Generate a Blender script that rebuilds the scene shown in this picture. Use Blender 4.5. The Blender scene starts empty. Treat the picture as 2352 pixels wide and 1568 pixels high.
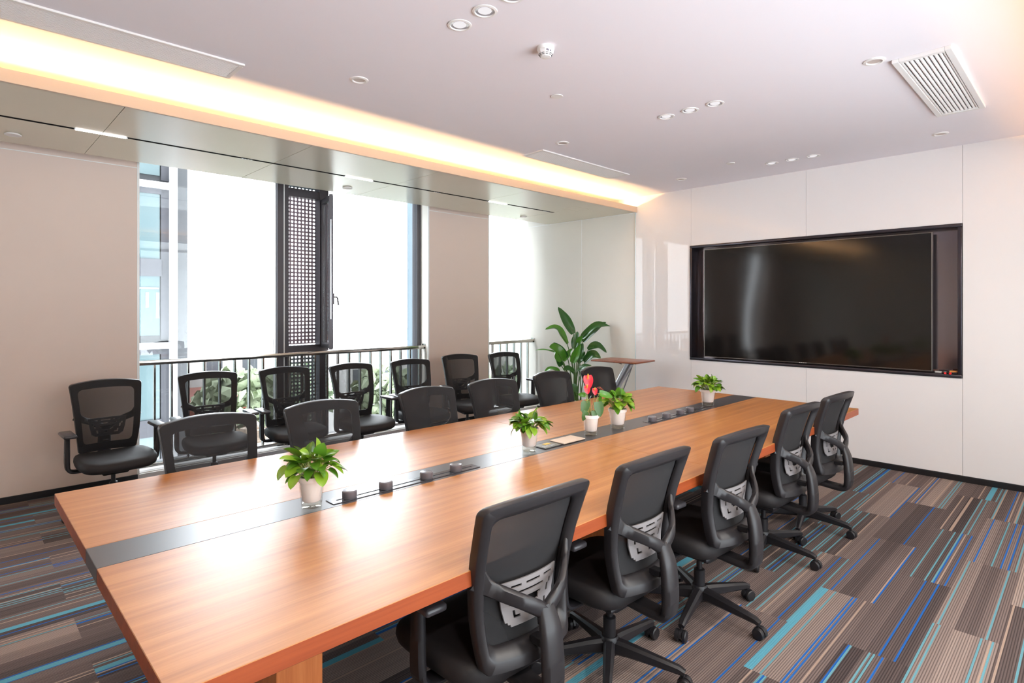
import bpy, bmesh, math, random
from mathutils import Vector, Matrix, noise
R = math.radians
PI = math.pi
random.seed(7)
scene = bpy.context.scene
COL = scene.collection

# ------------------------------------------------------------------ helpers
def new_bm():
    return bmesh.new()

def link(name, bm, mat, parent=None, smooth=None, mats=None):
    """link the bmesh as ONE mesh object"""
    bmesh.ops.recalc_face_normals(bm, faces=bm.faces[:]) if smooth != 'raw' else None
    me = bpy.data.meshes.new(name)
    bm.to_mesh(me); bm.free()
    for m in (mats or [mat]):
        me.materials.append(m)
    if smooth not in (None,):
        for p in me.polygons:
            p.use_smooth = True
        ang = smooth if isinstance(smooth, (int, float)) else 40
        me.set_sharp_from_angle(angle=R(ang))
    o = bpy.data.objects.new(name, me)
    COL.objects.link(o)
    if parent is not None:
        o.parent = parent
    return o

def tag(o, label, cat, group=None):
    o['label'] = label; o['category'] = cat
    if group: o['group'] = group
    return o

def thing(name, label, cat, loc=(0, 0, 0), rz=0.0, group=None):
    o = bpy.data.objects.new(name, None)
    o.empty_display_size = 0.1
    COL.objects.link(o)
    o.location = loc; o.rotation_euler = (0, 0, rz)
    return tag(o, label, cat, group)

def struct(name, bm, mat, parent=None, smooth=None, mats=None):
    o = link(name, bm, mat, parent, smooth, mats)
    if parent is None:
        o['kind'] = 'structure'
    return o

def copy_tree(o, parent=None):
    c = o.copy(); COL.objects.link(c)
    if parent is not None:
        c.parent = parent
    for ch in list(o.children):
        copy_tree(ch, c)
    return c

def box(bm, x0, x1, y0, y1, z0, z1, bev=0.0, seg=2, mi=0):
    vs = [bm.verts.new((x, y, z)) for x in (x0, x1) for y in (y0, y1) for z in (z0, z1)]
    idx = [(0, 1, 3, 2), (4, 6, 7, 5), (0, 4, 5, 1), (2, 3, 7, 6), (0, 2, 6, 4), (1, 5, 7, 3)]
    fs = [bm.faces.new([vs[i] for i in f]) for f in idx]
    for f in fs: f.material_index = mi
    if bev > 0:
        es = list({e for f in fs for e in f.edges})
        r = bmesh.ops.bevel(bm, geom=es, offset=bev, segments=seg, profile=0.5, affect='EDGES')
        for f in r['faces']: f.material_index = mi
    return vs

def ring_faces(bm, rings, closed=True, cap0=False, cap1=False, mi=0):
    for a, b in zip(rings[:-1], rings[1:]):
        n = len(a)
        for i in range(n if closed else n - 1):
            j = (i + 1) % n
            f = bm.faces.new((a[i], a[j], b[j], b[i])); f.material_index = mi
    if cap0:
        f = bm.faces.new(list(reversed(rings[0]))); f.material_index = mi
    if cap1:
        f = bm.faces.new(rings[-1]); f.material_index = mi

def lathe(bm, prof, n=32, c=(0, 0, 0), cap0=True, cap1=True, mi=0, axis='Z'):
    rings = []
    for r, z in prof:
        ring = []
        for i in range(n):
            a = 2 * PI * i / n
            if axis == 'Z': p = (c[0] + r * math.cos(a), c[1] + r * math.sin(a), c[2] + z)
            elif axis == 'X': p = (c[0] + z, c[1] + r * math.cos(a), c[2] + r * math.sin(a))
            else: p = (c[0] + r * math.cos(a), c[1] + z, c[2] + r * math.sin(a))
            ring.append(bm.verts.new(p))
        rings.append(ring)
    ring_faces(bm, rings, True, cap0, cap1, mi)

def spline(pts, n=8):
    """Catmull-Rom through points"""
    P = [Vector(p) for p in pts]
    P = [P[0] * 2 - P[1]] + P + [P[-1] * 2 - P[-2]]
    out = []
    for i in range(1, len(P) - 2):
        for k in range(n):
            t = k / n
            a, b, c, d = P[i - 1], P[i], P[i + 1], P[i + 2]
            out.append(0.5 * ((2 * b) + (c - a) * t + (2 * a - 5 * b + 4 * c - d) * t * t + (3 * b - a - 3 * c + d) * t ** 3))
    out.append(P[-2])
    return out

def lerp_list(vals, t):
    x = t * (len(vals) - 1)
    i = min(int(x), len(vals) - 2)
    return vals[i] + (vals[i + 1] - vals[i]) * (x - i)

def sweep(bm, pts, widths, thicks, waxis, cham=0.3, mi=0, caps=True):
    """sweep a chamfered rectangle; waxis: width direction hint (one vector or one per point)"""
    n = len(pts)
    rings = []
    for i, p in enumerate(pts):
        T = (pts[min(i + 1, n - 1)] - pts[max(i - 1, 0)]).normalized()
        t = i / (n - 1)
        if isinstance(waxis, list):
            k = t * (len(waxis) - 1); j = min(int(k), len(waxis) - 2)
            W = Vector(waxis[j]).lerp(Vector(waxis[j + 1]), k - j)
        else:
            W = Vector(waxis)
        W = (W - T * W.dot(T)).normalized()
        N = T.cross(W)
        w = lerp_list(widths, t) / 2; h = lerp_list(thicks, t) / 2
        c = min(w, h) * cham * 2
        sec = [(w, h - c), (w - c, h), (-w + c, h), (-w, h - c), (-w, -h + c), (-w + c, -h), (w - c, -h), (w, -h + c)]
        rings.append([bm.verts.new(p + W * a + N * b) for a, b in sec])
    ring_faces(bm, rings, True, caps, caps, mi)

def tube(bm, pts, r, n=10, mi=0, r1=None):
    P = [Vector(p) for p in pts]
    m = len(P)
    rings = []
    up = Vector((0.13, 0.2, 0.97))
    for i, p in enumerate(P):
        T = (P[min(i + 1, m - 1)] - P[max(i - 1, 0)]).normalized()
        A = T.cross(up)
        if A.length < 1e-3: A = T.cross(Vector((1, 0, 0)))
        A.normalize(); B = T.cross(A)
        rr = r if r1 is None else r + (r1 - r) * i / (m - 1)
        rings.append([bm.verts.new(p + A * rr * math.cos(2 * PI * k / n) + B * rr * math.sin(2 * PI * k / n)) for k in range(n)])
    ring_faces(bm, rings, True, True, True, mi)

# ------------------------------------------------------------------ materials
def srgb(r, g, b):
    def f(c):
        c /= 255.0
        return c / 12.92 if c <= 0.04045 else ((c + 0.055) / 1.055) ** 2.4
    return (f(r), f(g), f(b), 1.0)

def pmat(name, col, rough=0.5, metal=0.0, spec=0.5, coat=0.0, coat_rough=0.05, vary=0.0, scale=40.0, bump=0.0, bscale=300.0, emit=None, estr=0.0, trans=0.0):
    m = bpy.data.materials.new(name); m.use_nodes = True
    nt = m.node_tree; b = nt.nodes['Principled BSDF']
    b.inputs['Base Color'].default_value = col
    b.inputs['Roughness'].default_value = rough
    b.inputs['Metallic'].default_value = metal
    b.inputs['Specular IOR Level'].default_value = spec
    b.inputs['Coat Weight'].default_value = coat
    b.inputs['Coat Roughness'].default_value = coat_rough
    if trans: b.inputs['Transmission Weight'].default_value = trans
    if emit is not None:
        b.inputs['Emission Color'].default_value = emit
        b.inputs['Emission Strength'].default_value = estr
    tc = None
    if vary > 0 or bump > 0:
        tc = nt.nodes.new('ShaderNodeTexCoord')
    if vary > 0:
        nz = nt.nodes.new('ShaderNodeTexNoise'); nz.inputs['Scale'].default_value = scale; nz.inputs['Detail'].default_value = 3
        nt.links.new(tc.outputs['Object'], nz.inputs['Vector'])
        hs = nt.nodes.new('ShaderNodeHueSaturation'); hs.inputs['Color'].default_value = col
        mr = nt.nodes.new('ShaderNodeMapRange')
        mr.inputs['To Min'].default_value = 1 - vary; mr.inputs['To Max'].default_value = 1 + vary
        nt.links.new(nz.outputs['Fac'], mr.inputs['Value'])
        nt.links.new(mr.outputs['Result'], hs.inputs['Value'])
        nt.links.new(hs.outputs['Color'], b.inputs['Base Color'])
    if bump > 0:
        nz = nt.nodes.new('ShaderNodeTexNoise'); nz.inputs['Scale'].default_value = bscale
        nt.links.new(tc.outputs['Object'], nz.inputs['Vector'])
        bp = nt.nodes.new('ShaderNodeBump'); bp.inputs['Strength'].default_value = bump; bp.inputs['Distance'].default_value = 0.002
        nt.links.new(nz.outputs['Fac'], bp.inputs['Height'])
        nt.links.new(bp.outputs['Normal'], b.inputs['Normal'])
    return m

def emat(name, col, strength):
    m = bpy.data.materials.new(name); m.use_nodes = True
    nt = m.node_tree; nt.nodes.clear()
    e = nt.nodes.new('ShaderNodeEmission'); e.inputs['Color'].default_value = col; e.inputs['Strength'].default_value = strength
    o = nt.nodes.new('ShaderNodeOutputMaterial'); nt.links.new(e.outputs[0], o.inputs[0])
    return m

def glass_mat(name, tint=(0.96, 0.985, 0.975, 1), ior=1.5, refl=1.0, rough=0.0):
    """thin architectural glass: clear transmission plus a Fresnel mirror"""
    m = bpy.data.materials.new(name); m.use_nodes = True
    nt = m.node_tree; nt.nodes.clear()
    t = nt.nodes.new('ShaderNodeBsdfTransparent'); t.inputs['Color'].default_value = tint
    g = nt.nodes.new('ShaderNodeBsdfGlossy'); g.inputs['Roughness'].default_value = rough
    f = nt.nodes.new('ShaderNodeFresnel')
    ge = nt.nodes.new('ShaderNodeNewGeometry'); mr = nt.nodes.new('ShaderNodeMapRange')   # same reflectance from both faces of the sheet
    mr.inputs['To Min'].default_value = ior; mr.inputs['To Max'].default_value = 1.0 / ior
    nt.links.new(ge.outputs['Backfacing'], mr.inputs['Value']); nt.links.new(mr.outputs['Result'], f.inputs['IOR'])
    mx = nt.nodes.new('ShaderNodeMixShader')
    if refl != 1.0:
        mm = nt.nodes.new('ShaderNodeMath'); mm.operation = 'MULTIPLY'; mm.inputs[1].default_value = refl
        nt.links.new(f.outputs[0], mm.inputs[0]); nt.links.new(mm.outputs[0], mx.inputs[0])
    else:
        nt.links.new(f.outputs[0], mx.inputs[0])
    nt.links.new(t.outputs[0], mx.inputs[1]); nt.links.new(g.outputs[0], mx.inputs[2])
    o = nt.nodes.new('ShaderNodeOutputMaterial'); nt.links.new(mx.outputs[0], o.inputs[0])
    return m

def mesh_fabric(name, col, open_frac):
    """open-weave fabric: the holes let part of the light straight through"""
    m = bpy.data.materials.new(name); m.use_nodes = True
    nt = m.node_tree; b = nt.nodes['Principled BSDF']
    b.inputs['Base Color'].default_value = col; b.inputs['Roughness'].default_value = 0.75
    t = nt.nodes.new('ShaderNodeBsdfTransparent')
    mx = nt.nodes.new('ShaderNodeMixShader')
    lw = nt.nodes.new('ShaderNodeLayerWeight'); lw.inputs['Blend'].default_value = 0.5    # the weave has depth: its holes close at a slant
    iv = nt.nodes.new('ShaderNodeMath'); iv.operation = 'SUBTRACT'; iv.inputs[0].default_value = 1.0; nt.links.new(lw.outputs['Facing'], iv.inputs[1])
    pw = nt.nodes.new('ShaderNodeMath'); pw.operation = 'POWER'; pw.inputs[1].default_value = 4.0; nt.links.new(iv.outputs[0], pw.inputs[0])
    ml = nt.nodes.new('ShaderNodeMath'); ml.operation = 'MULTIPLY'; ml.inputs[1].default_value = open_frac; nt.links.new(pw.outputs[0], ml.inputs[0])
    nt.links.new(ml.outputs[0], mx.inputs[0])
    out = nt.nodes['Material Output']
    nt.links.new(b.outputs[0], mx.inputs[1]); nt.links.new(t.outputs[0], mx.inputs[2])
    nt.links.new(mx.outputs[0], out.inputs[0])
    return m

def wood_mat(name, c1, c2, c3, rough=0.3, spec=0.5, scale=1.0, axis='X', coat=0.0, coat_rough=0.2):
    m = bpy.data.materials.new(name); m.use_nodes = True
    nt = m.node_tree; b = nt.nodes['Principled BSDF']
    tc = nt.nodes.new('ShaderNodeTexCoord')
    mp = nt.nodes.new('ShaderNodeMapping')
    s = {'X': (0.55, 16, 16), 'Z': (16, 16, 0.8)}[axis]
    mp.inputs['Scale'].default_value = [v * scale for v in s]
    nt.links.new(tc.outputs['Object'], mp.inputs['Vector'])
    n1 = nt.nodes.new('ShaderNodeTexNoise'); n1.inputs['Scale'].default_value = 1.4; n1.inputs['Detail'].default_value = 5; n1.inputs['Roughness'].default_value = 0.62
    nt.links.new(mp.outputs['Vector'], n1.inputs['Vector'])
    n2 = nt.nodes.new('ShaderNodeTexNoise'); n2.inputs['Scale'].default_value = 9.0; n2.inputs['Detail'].default_value = 3
    nt.links.new(mp.outputs['Vector'], n2.inputs['Vector'])
    ad = nt.nodes.new('ShaderNodeMath'); ad.operation = 'MULTIPLY_ADD'; ad.inputs[1].default_value = 0.3
    nt.links.new(n2.outputs['Fac'], ad.inputs[0]); nt.links.new(n1.outputs['Fac'], ad.inputs[2])
    cr = nt.nodes.new('ShaderNodeValToRGB')
    e = cr.color_ramp.elements
    e[0].position = 0.42; e[0].color = c1
    e[1].position = 0.88; e[1].color = c3
    k = e.new(0.64); k.color = c2
    nt.links.new(ad.outputs[0], cr.inputs['Fac'])
    nt.links.new(cr.outputs['Color'], b.inputs['Base Color'])
    b.inputs['Roughness'].default_value = rough; b.inputs['Specular IOR Level'].default_value = spec
    b.inputs['Coat Weight'].default_value = coat; b.inputs['Coat Roughness'].default_value = coat_rough
    return m

def carpet_mat():
    m = bpy.data.materials.new('striped carpet planks'); m.use_nodes = True
    nt = m.node_tree; b = nt.nodes['Principled BSDF']; L = nt.links.new
    def M(op, a=None, c=None, d=None):
        n = nt.nodes.new('ShaderNodeMath'); n.operation = op
        for i, v in enumerate((a, c, d)):
            if v is None: continue
            if isinstance(v, (int, float)): n.inputs[i].default_value = v
            else: L(v, n.inputs[i])
        return n.outputs[0]
    def WN(x, y, z):
        cv = nt.nodes.new('ShaderNodeCombineXYZ')
        for i, v in enumerate((x, y, z)):
            if isinstance(v, (int, float)): cv.inputs[i].default_value = v
            else: L(v, cv.inputs[i])
        w = nt.nodes.new('ShaderNodeTexWhiteNoise'); w.noise_dimensions = '3D'
        L(cv.outputs[0], w.inputs['Vector'])
        return w.outputs['Value']
    def mixc(fac, a, c):
        n = nt.nodes.new('ShaderNodeMix'); n.data_type = 'RGBA'
        if isinstance(fac, (int, float)): n.inputs[0].default_value = fac
        else: L(fac, n.inputs[0])
        for i, v in ((6, a), (7, c)):
            if isinstance(v, tuple): n.inputs[i].default_value = v
            else: L(v, n.inputs[i])
        return n.outputs[2]
    tc = nt.nodes.new('ShaderNodeTexCoord'); sp = nt.nodes.new('ShaderNodeSeparateXYZ')
    L(tc.outputs['Object'], sp.inputs[0])
    X, Y = sp.outputs[0], sp.outputs[1]
    yr = M('DIVIDE', M('ADD', Y, 4.93), 0.25)            # row boundaries at 0.07 + 0.25 k
    row = M('FLOOR', yr)
    fy = M('FRACT', yr)
    off = M('MULTIPLY', M('MODULO', row, 2.0), 0.5)       # half-bond
    xr = M('ADD', M('ADD', X, 10.06), off)
    col = M('FLOOR', xr)
    prnd = WN(row, col, 0.3)
    s1 = M('FLOOR', M('MULTIPLY', fy, 30.0))              # 8 mm stripes
    s2 = M('FLOOR', M('MULTIPLY', fy, 7.0))               # 36 mm bands
    s3 = M('FLOOR', M('MULTIPLY', fy, 3.0))
    r1 = WN(s1, row, M('ADD', col, 0.5)); r2 = WN(s2, row, M('ADD', col, 31.5)); r3 = WN(s3, row, M('ADD', col, 71.5))
    tone = M('ADD', M('MULTIPLY', prnd, 0.55), M('ADD', M('MULTIPLY', r3, 0.35), M('MULTIPLY', r1, 0.12)))
    cr = nt.nodes.new('ShaderNodeValToRGB'); L(tone, cr.inputs[0])
    e = cr.color_ramp.elements
    e[0].position = 0.12; e[0].color = CARPET[0]
    e[1].position = 0.92; e[1].color = CARPET[2]
    k = e.new(0.5); k.color = CARPET[1]
    base = cr.outputs[0]
    # ribs
    rib = M('PINGPONG', M('MULTIPLY', fy, 26.0), 0.5)
    ribm = nt.nodes.new('ShaderNodeMapRange'); ribm.interpolation_type = 'SMOOTHSTEP'
    ribm.inputs['From Min'].default_value = 0.08; ribm.inputs['From Max'].default_value = 0.3
    ribm.inputs['To Min'].default_value = 0.5; ribm.inputs['To Max'].default_value = 1.0
    L(rib, ribm.inputs[0])
    hs = nt.nodes.new('ShaderNodeHueSaturation'); L(base, hs.inputs['Color']); L(ribm.outputs[0], hs.inputs['Value'])
    c = hs.outputs[0]
    light = mixc(M('GREATER_THAN', r1, 0.965), c, CARPET[3])
    c = mixc(M('MULTIPLY', M('GREATER_THAN', r1, 0.81), M('LESS_THAN', r1, 0.862)), light, CARPET[4])   # blue
    c = mixc(M('MULTIPLY', M('GREATER_THAN', r1, 0.71), M('LESS_THAN', r1, 0.76)), c, CARPET[5])       # teal
    c = mixc(M('GREATER_THAN', r2, 0.97), c, CARPET[6])                                                # wide cyan
    nz = nt.nodes.new('ShaderNodeTexNoise'); nz.inputs['Scale'].default_value = 260; nz.inputs['Detail'].default_value = 2
    L(tc.outputs['Object'], nz.inputs['Vector'])
    h2 = nt.nodes.new('ShaderNodeHueSaturation'); L(c, h2.inputs['Color'])
    mr = nt.nodes.new('ShaderNodeMapRange'); mr.inputs['To Min'].default_value = 0.72; mr.inputs['To Max'].default_value = 1.28
    L(nz.outputs['Fac'], mr.inputs[0]); L(mr.outputs[0], h2.inputs['Value'])
    L(h2.outputs[0], b.inputs['Base Color'])
    b.inputs['Roughness'].default_value = 0.95; b.inputs['Specular IOR Level'].default_value = 0.1
    bp = nt.nodes.new('ShaderNodeBump'); bp.inputs['Strength'].default_value = 0.35; bp.inputs['Distance'].default_value = 0.003
    L(rib, bp.inputs['Height']); L(bp.outputs[0], b.inputs['Normal'])
    return m

CARPET = [srgb(76, 66, 65), srgb(116, 101, 97), srgb(158, 140, 131), srgb(158, 136, 122), srgb(38, 92, 160), srgb(98, 144, 154), srgb(88, 150, 168)]
M_carpet = carpet_mat()
M_ceil = pmat('ceiling paint', srgb(236, 231, 237), 0.85, vary=0.01, scale=3)
M_white = pmat('white paint', srgb(232, 228, 226), 0.6, vary=0.01)
M_soffit = pmat('olive beige metal panel', srgb(214, 207, 188), 0.25, spec=0.5, vary=0.015, scale=2)
M_lip = pmat('cove fascia paint', srgb(192, 172, 152), 0.5, vary=0.01)
M_fabric_wall = pmat('beige wall panel', srgb(226, 206, 194), 0.65, vary=0.012, scale=5, bump=0.08, bscale=700)
M_alcove = pmat('cream wall panel', srgb(228, 223, 214), 0.6, vary=0.012, scale=5, bump=0.08, bscale=700)
M_glasswall = pmat('back painted white glass', srgb(232, 228, 227), 0.5, spec=0.15, coat=0.4, coat_rough=0.0, vary=0.005)
M_backing = pmat('grey backing board', srgb(150, 146, 142), 0.8, vary=0.01)
M_base = pmat('black baseboard', srgb(28, 26, 28), 0.35, vary=0.02)
M_trim = pmat('white metal trim', srgb(240, 240, 238), 0.3, metal=0.0, vary=0.005)
M_alu = pmat('brushed aluminium', srgb(190, 192, 196), 0.3, metal=0.9, vary=0.02)
M_frame = pmat('dark anodised frame', srgb(82, 78, 82), 0.35, metal=0.5, vary=0.02)
M_frame2 = pmat('blue grey cladding', srgb(120, 134, 144), 0.35, metal=0.3, vary=0.02)
M_perf = pmat('perforated sheet', srgb(140, 122, 130), 0.45, metal=0.4, vary=0.02)
M_glass = glass_mat('window glass', (0.97, 0.99, 0.985, 1))
M_steel = pmat('polished stainless', srgb(196, 190, 182), 0.12, metal=1.0, vary=0.01)
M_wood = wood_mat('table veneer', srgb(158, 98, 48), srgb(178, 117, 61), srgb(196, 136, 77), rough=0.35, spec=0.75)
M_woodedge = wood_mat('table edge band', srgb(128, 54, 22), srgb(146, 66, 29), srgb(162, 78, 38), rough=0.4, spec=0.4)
M_woodz = wood_mat('pedestal veneer', srgb(172, 92, 44), srgb(192, 110, 58), srgb(206, 128, 72), rough=0.4, spec=0.4, axis='Z')
M_strip = pmat('charcoal laminate', srgb(66, 63, 66), 0.33, spec=0.7, vary=0.02)
M_pod = pmat('gunmetal', srgb(112, 110, 117), 0.34, metal=0.1, vary=0.02)
M_podtop = pmat('gunmetal top', srgb(128, 128, 134), 0.25, metal=0.3, vary=0.02)
M_dark = pmat('dark plastic', srgb(34, 32, 35), 0.45, vary=0.02)
M_rail = pmat('black power track', srgb(70, 68, 72), 0.22, metal=0.4, vary=0.02)
M_chair = pmat('black nylon', srgb(38, 35, 37), 0.4, spec=0.5, bump=0.05, bscale=900)
M_chair2 = pmat('black base nylon', srgb(30, 28, 31), 0.42, spec=0.45, bump=0.05, bscale=900)
M_mesh = mesh_fabric('black mesh', srgb(27, 25, 27), 0.25)
M_seat = pmat('black seat fabric', srgb(34, 30, 31), 0.62, spec=0.4, vary=0.08, scale=200, bump=0.2, bscale=1200)
M_pad = pmat('soft arm pad', srgb(58, 55, 58), 0.3, spec=0.5, vary=0.02)
M_lumbar = pmat('light grey plastic', srgb(138, 133, 134), 0.4, vary=0.01)
M_chrome = pmat('chrome', srgb(205, 208, 214), 0.12, metal=1.0)
M_pot = pmat('white pot', srgb(250, 248, 249), 0.35, spec=0.5, vary=0.005)
M_cup = glass_mat('clear cup', (0.97, 0.97, 0.96, 1), 1.45)
M_water = glass_mat('water', (0.95, 0.93, 0.89, 1), 1.33)
M_soil = pmat('soil', srgb(92, 48, 34), 0.95, vary=0.35, scale=90, bump=0.8, bscale=150)
def leaf_mat(name, c, rough=0.3, var=0.25):
    m = pmat(name, c, rough, spec=0.5, vary=var, scale=14)
    m.node_tree.nodes['Principled BSDF'].inputs['Subsurface Weight'].default_value = 0.0
    return m
M_leaf = leaf_mat('pothos leaf', srgb(84, 132, 34))
M_leaf2 = leaf_mat('bright pothos leaf', srgb(128, 168, 44))
M_leafd = leaf_mat('dark glossy leaf', srgb(44, 92, 34), 0.28)
M_leafm = leaf_mat('mid green leaf', srgb(74, 132, 36), 0.28)
M_stem = pmat('pale green stem', srgb(150, 170, 90), 0.5, vary=0.15)
M_stemd = pmat('green petiole', srgb(72, 104, 42), 0.45, vary=0.15)
M_red = pmat('red spathe', srgb(232, 40, 58), 0.25, spec=0.5, vary=0.08, scale=20)
M_yellow = pmat('yellow spadix', srgb(240, 200, 70), 0.5, vary=0.05)
M_orange = pmat('orange red bud', srgb(226, 90, 50), 0.35, vary=0.1)
M_niche = pmat('glossy black panel', srgb(124, 114, 118), 0.12, metal=0.8, spec=0.6, vary=0.01)
M_nicheframe = pmat('satin black frame', srgb(58, 54, 60), 0.25, metal=0.6, vary=0.02)
M_screen = pmat('screen glass', srgb(18, 15, 14), 0.09, spec=0.5)
M_bezel = pmat('slim bezel', srgb(120, 116, 112), 0.3, metal=0.8)
M_lamp = emat('lamp diffuser', (1, 0.93, 0.88, 1), 9.0)
M_walnut = wood_mat('walnut top', srgb(110, 56, 32), srgb(136, 74, 46), srgb(156, 92, 60), rough=0.3)

XW, YW, ZC = 6.43, 6.01, 2.985
XB, YB = -3.2, -1.6            # unseen back and right walls
ZS = 2.79                      # soffit underside
YL = 4.235                     # cove lip

# ------------------------------------------------------------------ room shell
bm = new_bm(); box(bm, XB, XW, YB, 6.3, -0.1, 0.0); struct('floor', bm, M_carpet)
bm = new_bm(); box(bm, XB, XW + 0.2, YB, 6.3, ZC, ZC + 0.1); struct('ceiling', bm, M_ceil)
# soffit along the windows: metal panels with a track slot, plus the cove trough
bm = new_bm()
xs = [XB, -2.88, -1.66, -0.44, 0.78, 2.0, 3.22, 4.44, 5.66]
for a, b in zip(xs[:-1], xs[1:]):
    box(bm, a + 0.002, b - 0.002, YL, 4.977, ZS, ZS + 0.012)
    box(bm, a + 0.002, b - 0.002, 5.022, 5.765, ZS, ZS + 0.012)
box(bm, 5.662, XW - 0.015, YL, 5.765, ZS, ZS + 0.012)
box(bm, XB, XW, YL, 5.76, ZS + 0.0121, ZS + 0.0155)          # board above the panels
box(bm, XB, XW, 4.62, 4.65, ZS + 0.02, ZC)                      # back of the cove trough
struct('ceiling_soffit', bm, M_soffit)
bm = new_bm(); box(bm, XB, XW - 0.015, YL - 0.02, YL, ZS - 0.004, ZS + 0.07, 0.002); struct('trim_1', bm, M_lip)
# the matching soffit over the camera side
bm = new_bm()
box(bm, XB, XW, YB, 0.03, ZS, ZS + 0.03); box(bm, XB, XW, -0.38, -0.35, ZS + 0.02, ZC)
struct('ceiling_soffit', bm, M_soffit)
bm = new_bm(); box(bm, XB, XW - 0.015, 0.03, 0.05, ZS - 0.004, ZS + 0.07, 0.002); struct('trim_2', bm, M_lip)

# window wall (left in the picture): solid part, pier and upstands
W1a, W1b, W2a = 1.2, 4.39, 5.418
W0a, W0b = -2.2, -1.15          # one more window outside the picture, mirrored in the screen
bm = new_bm()
box(bm, XB, W0a, YW, 6.35, 0, ZC); box(bm, W0b, W1a, YW, 6.35, 0, ZC)
box(bm, W1b, W2a, YW, 6.35, 0, ZC)
struct('wall_left', bm, M_fabric_wall)
bm = new_bm()
box(bm, W0a, W0b, YW, 6.35, 0, 0.05); box(bm, W1a, W1b, YW, 6.35, 0, 0.05); box(bm, W2a, XW, YW, 6.35, 0, 0.05)
box(bm, W1a, W1b, YW + 0.02, 6.3, 0.05, 0.06); box(bm, W2a, XW, YW + 0.02, 6.3, 0.05, 0.06)
struct('trim_3', bm, M_white)
bm = new_bm(); box(bm, XB, W1a, YW - 0.012, YW, 0, 0.055, 0.002); box(bm, W1b, W2a, YW - 0.012, YW, 0, 0.055, 0.002); struct('baseboard_left', bm, M_base)
# reveals and thin metal trims of the window wall
bm = new_bm()
box(bm, W1a, W1a + 0.012, YW + 0.008, 6.25, 0.05, ZC); box(bm, W1b - 0.012, W1b, YW + 0.008, 6.25, 0.05, ZC)
box(bm, W2a, W2a + 0.012, YW + 0.008, 6.25, 0.05, ZC)
struct('trim_4', bm, M_alcove)
bm = new_bm()
for x in (W1a + 0.004, W1b - 0.004, W2a + 0.004):
    box(bm, x - 0.009, x + 0.009, YW - 0.004, YW + 0.008, 0.05, ZC)
for a, b in ((XB, W1a), (W1b, W2a)):
    box(bm, a, b, YW - 0.004, YW, 2.787, 2.793)
box(bm, XW - 0.004, XW, 4.245, 6.25, 2.787, 2.793)
box(bm, XW - 0.004, XW, 5.148, 5.154, 0.05, 2.787)
struct('trim_5', bm, M_trim)
# far wall: cream panel in the window bay, white glass cladding beside it
bm = new_bm(); box(bm, XW, XW + 0.25, YL, 6.35, 0, ZC); struct('wall_alcove', bm, M_alcove)
NY0, NY1, NZ0, NZ1 = 0.849, 3.469, 0.914, 2.293
bm = new_bm()
for a, b in ((YB, NY0), (NY1, YL)):
    box(bm, XW + 0.001, XW + 0.25, a, b, 0, ZC)
box(bm, XW + 0.001, XW + 0.25, NY0, NY1, 0, NZ0); box(bm, XW + 0.001, XW + 0.25, NY0, NY1, NZ1, ZC)
box(bm, XW + 0.2, XW + 0.25, NY0, NY1, NZ0, NZ1)
struct('wall_back', bm, M_backing)
bm = new_bm()
XG = XW - 0.014
cols = [YL + 0.008, 3.456, 2.147, 0.846, -0.46, YB]
for a, b in zip(cols[:-1], cols[1:]):
    y0, y1 = b + 0.0012, a - 0.0012
    if a in (3.456, 2.147):
        box(bm, XG, XW, y0, y1, 0.055, NZ0); box(bm, XG, XW, y0, y1, NZ1, ZC)
    else:
        box(bm, XG, XW, y0, y1, 0.055, ZC)
struct('wall_screen', bm, M_glasswall)
bm = new_bm(); box(bm, XG - 0.004, XG + 0.002, YL + 0.006, YL + 0.014, 0.055, 2.785); struct('trim_6', bm, pmat('glass edge trim', srgb(196, 214, 216), 0.15, vary=0.01))
bm = new_bm(); box(bm, XG - 0.008, XW, YB, 1.6385, 0, 0.05, 0.002); box(bm, XG - 0.008, XW, 1.6405, YL, 0, 0.05, 0.002); box(bm, XW - 0.012, XW, YL, YW, 0, 0.05, 0.002); struct('baseboard_back', bm, M_base)
# walls behind and beside the camera (only seen in reflections)
R0, R1, RZ0, RZ1 = .1, 4.2, .1, 2.75       # unseen glazed opening, added behind the camera to let in fill light
bm = new_bm(); box(bm, XB, R0, YB - 0.1, YB, 0, ZC); box(bm, R1, XW + .25, YB - .1, YB, 0, ZC); box(bm, R0, R1, YB - .1, YB, 0, RZ0); box(bm, R0, R1, YB - .1, YB, RZ1, ZC); struct('wall_right', bm, M_alcove)
bm = new_bm(); box(bm, XB - 0.1, XB, YB, 6.35, 0, ZC); struct('wall_front', bm, M_alcove)

# ------------------------------------------------------------------ windows
YG = 6.22
def window(name, x0, x1):
    o = bpy.data.objects.new(name, None); COL.objects.link(o); o['kind'] = 'structure'
    return o
w1 = window('window_1', W1a, W1b)
def fbox(name, parent, mat, boxes, bev=0.003):
    bm = new_bm()
    for b in boxes: box(bm, *b, bev)
    return link(name, bm, mat, parent)
VX0, VX1 = 2.51, 3.10          # ventilation bay
fbox('frame', w1, M_frame, [(W1a + .012, W1b - .012, YG - .03, YG + .05, 0.06, 0.1), (W1b - 0.07, W1b - 0.012, YG - .05, YG + .06, 0.06, ZC), (W1a + .012, W1a + 0.03, YG - .02, YG + .05, 0.06, ZC)])
fbox('mullion', w1, M_frame, [(VX0, VX0 + 0.068, YG - .06, YG + .06, 0.06, ZC), (VX0 + 0.085, VX0 + 0.130, YG - .05, YG + .06, 0.06, ZC)])
fbox('mullion', w1, M_frame, [(2.99, 3.1, YG - .05, YG + .06, 0.06, ZC)])
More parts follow.
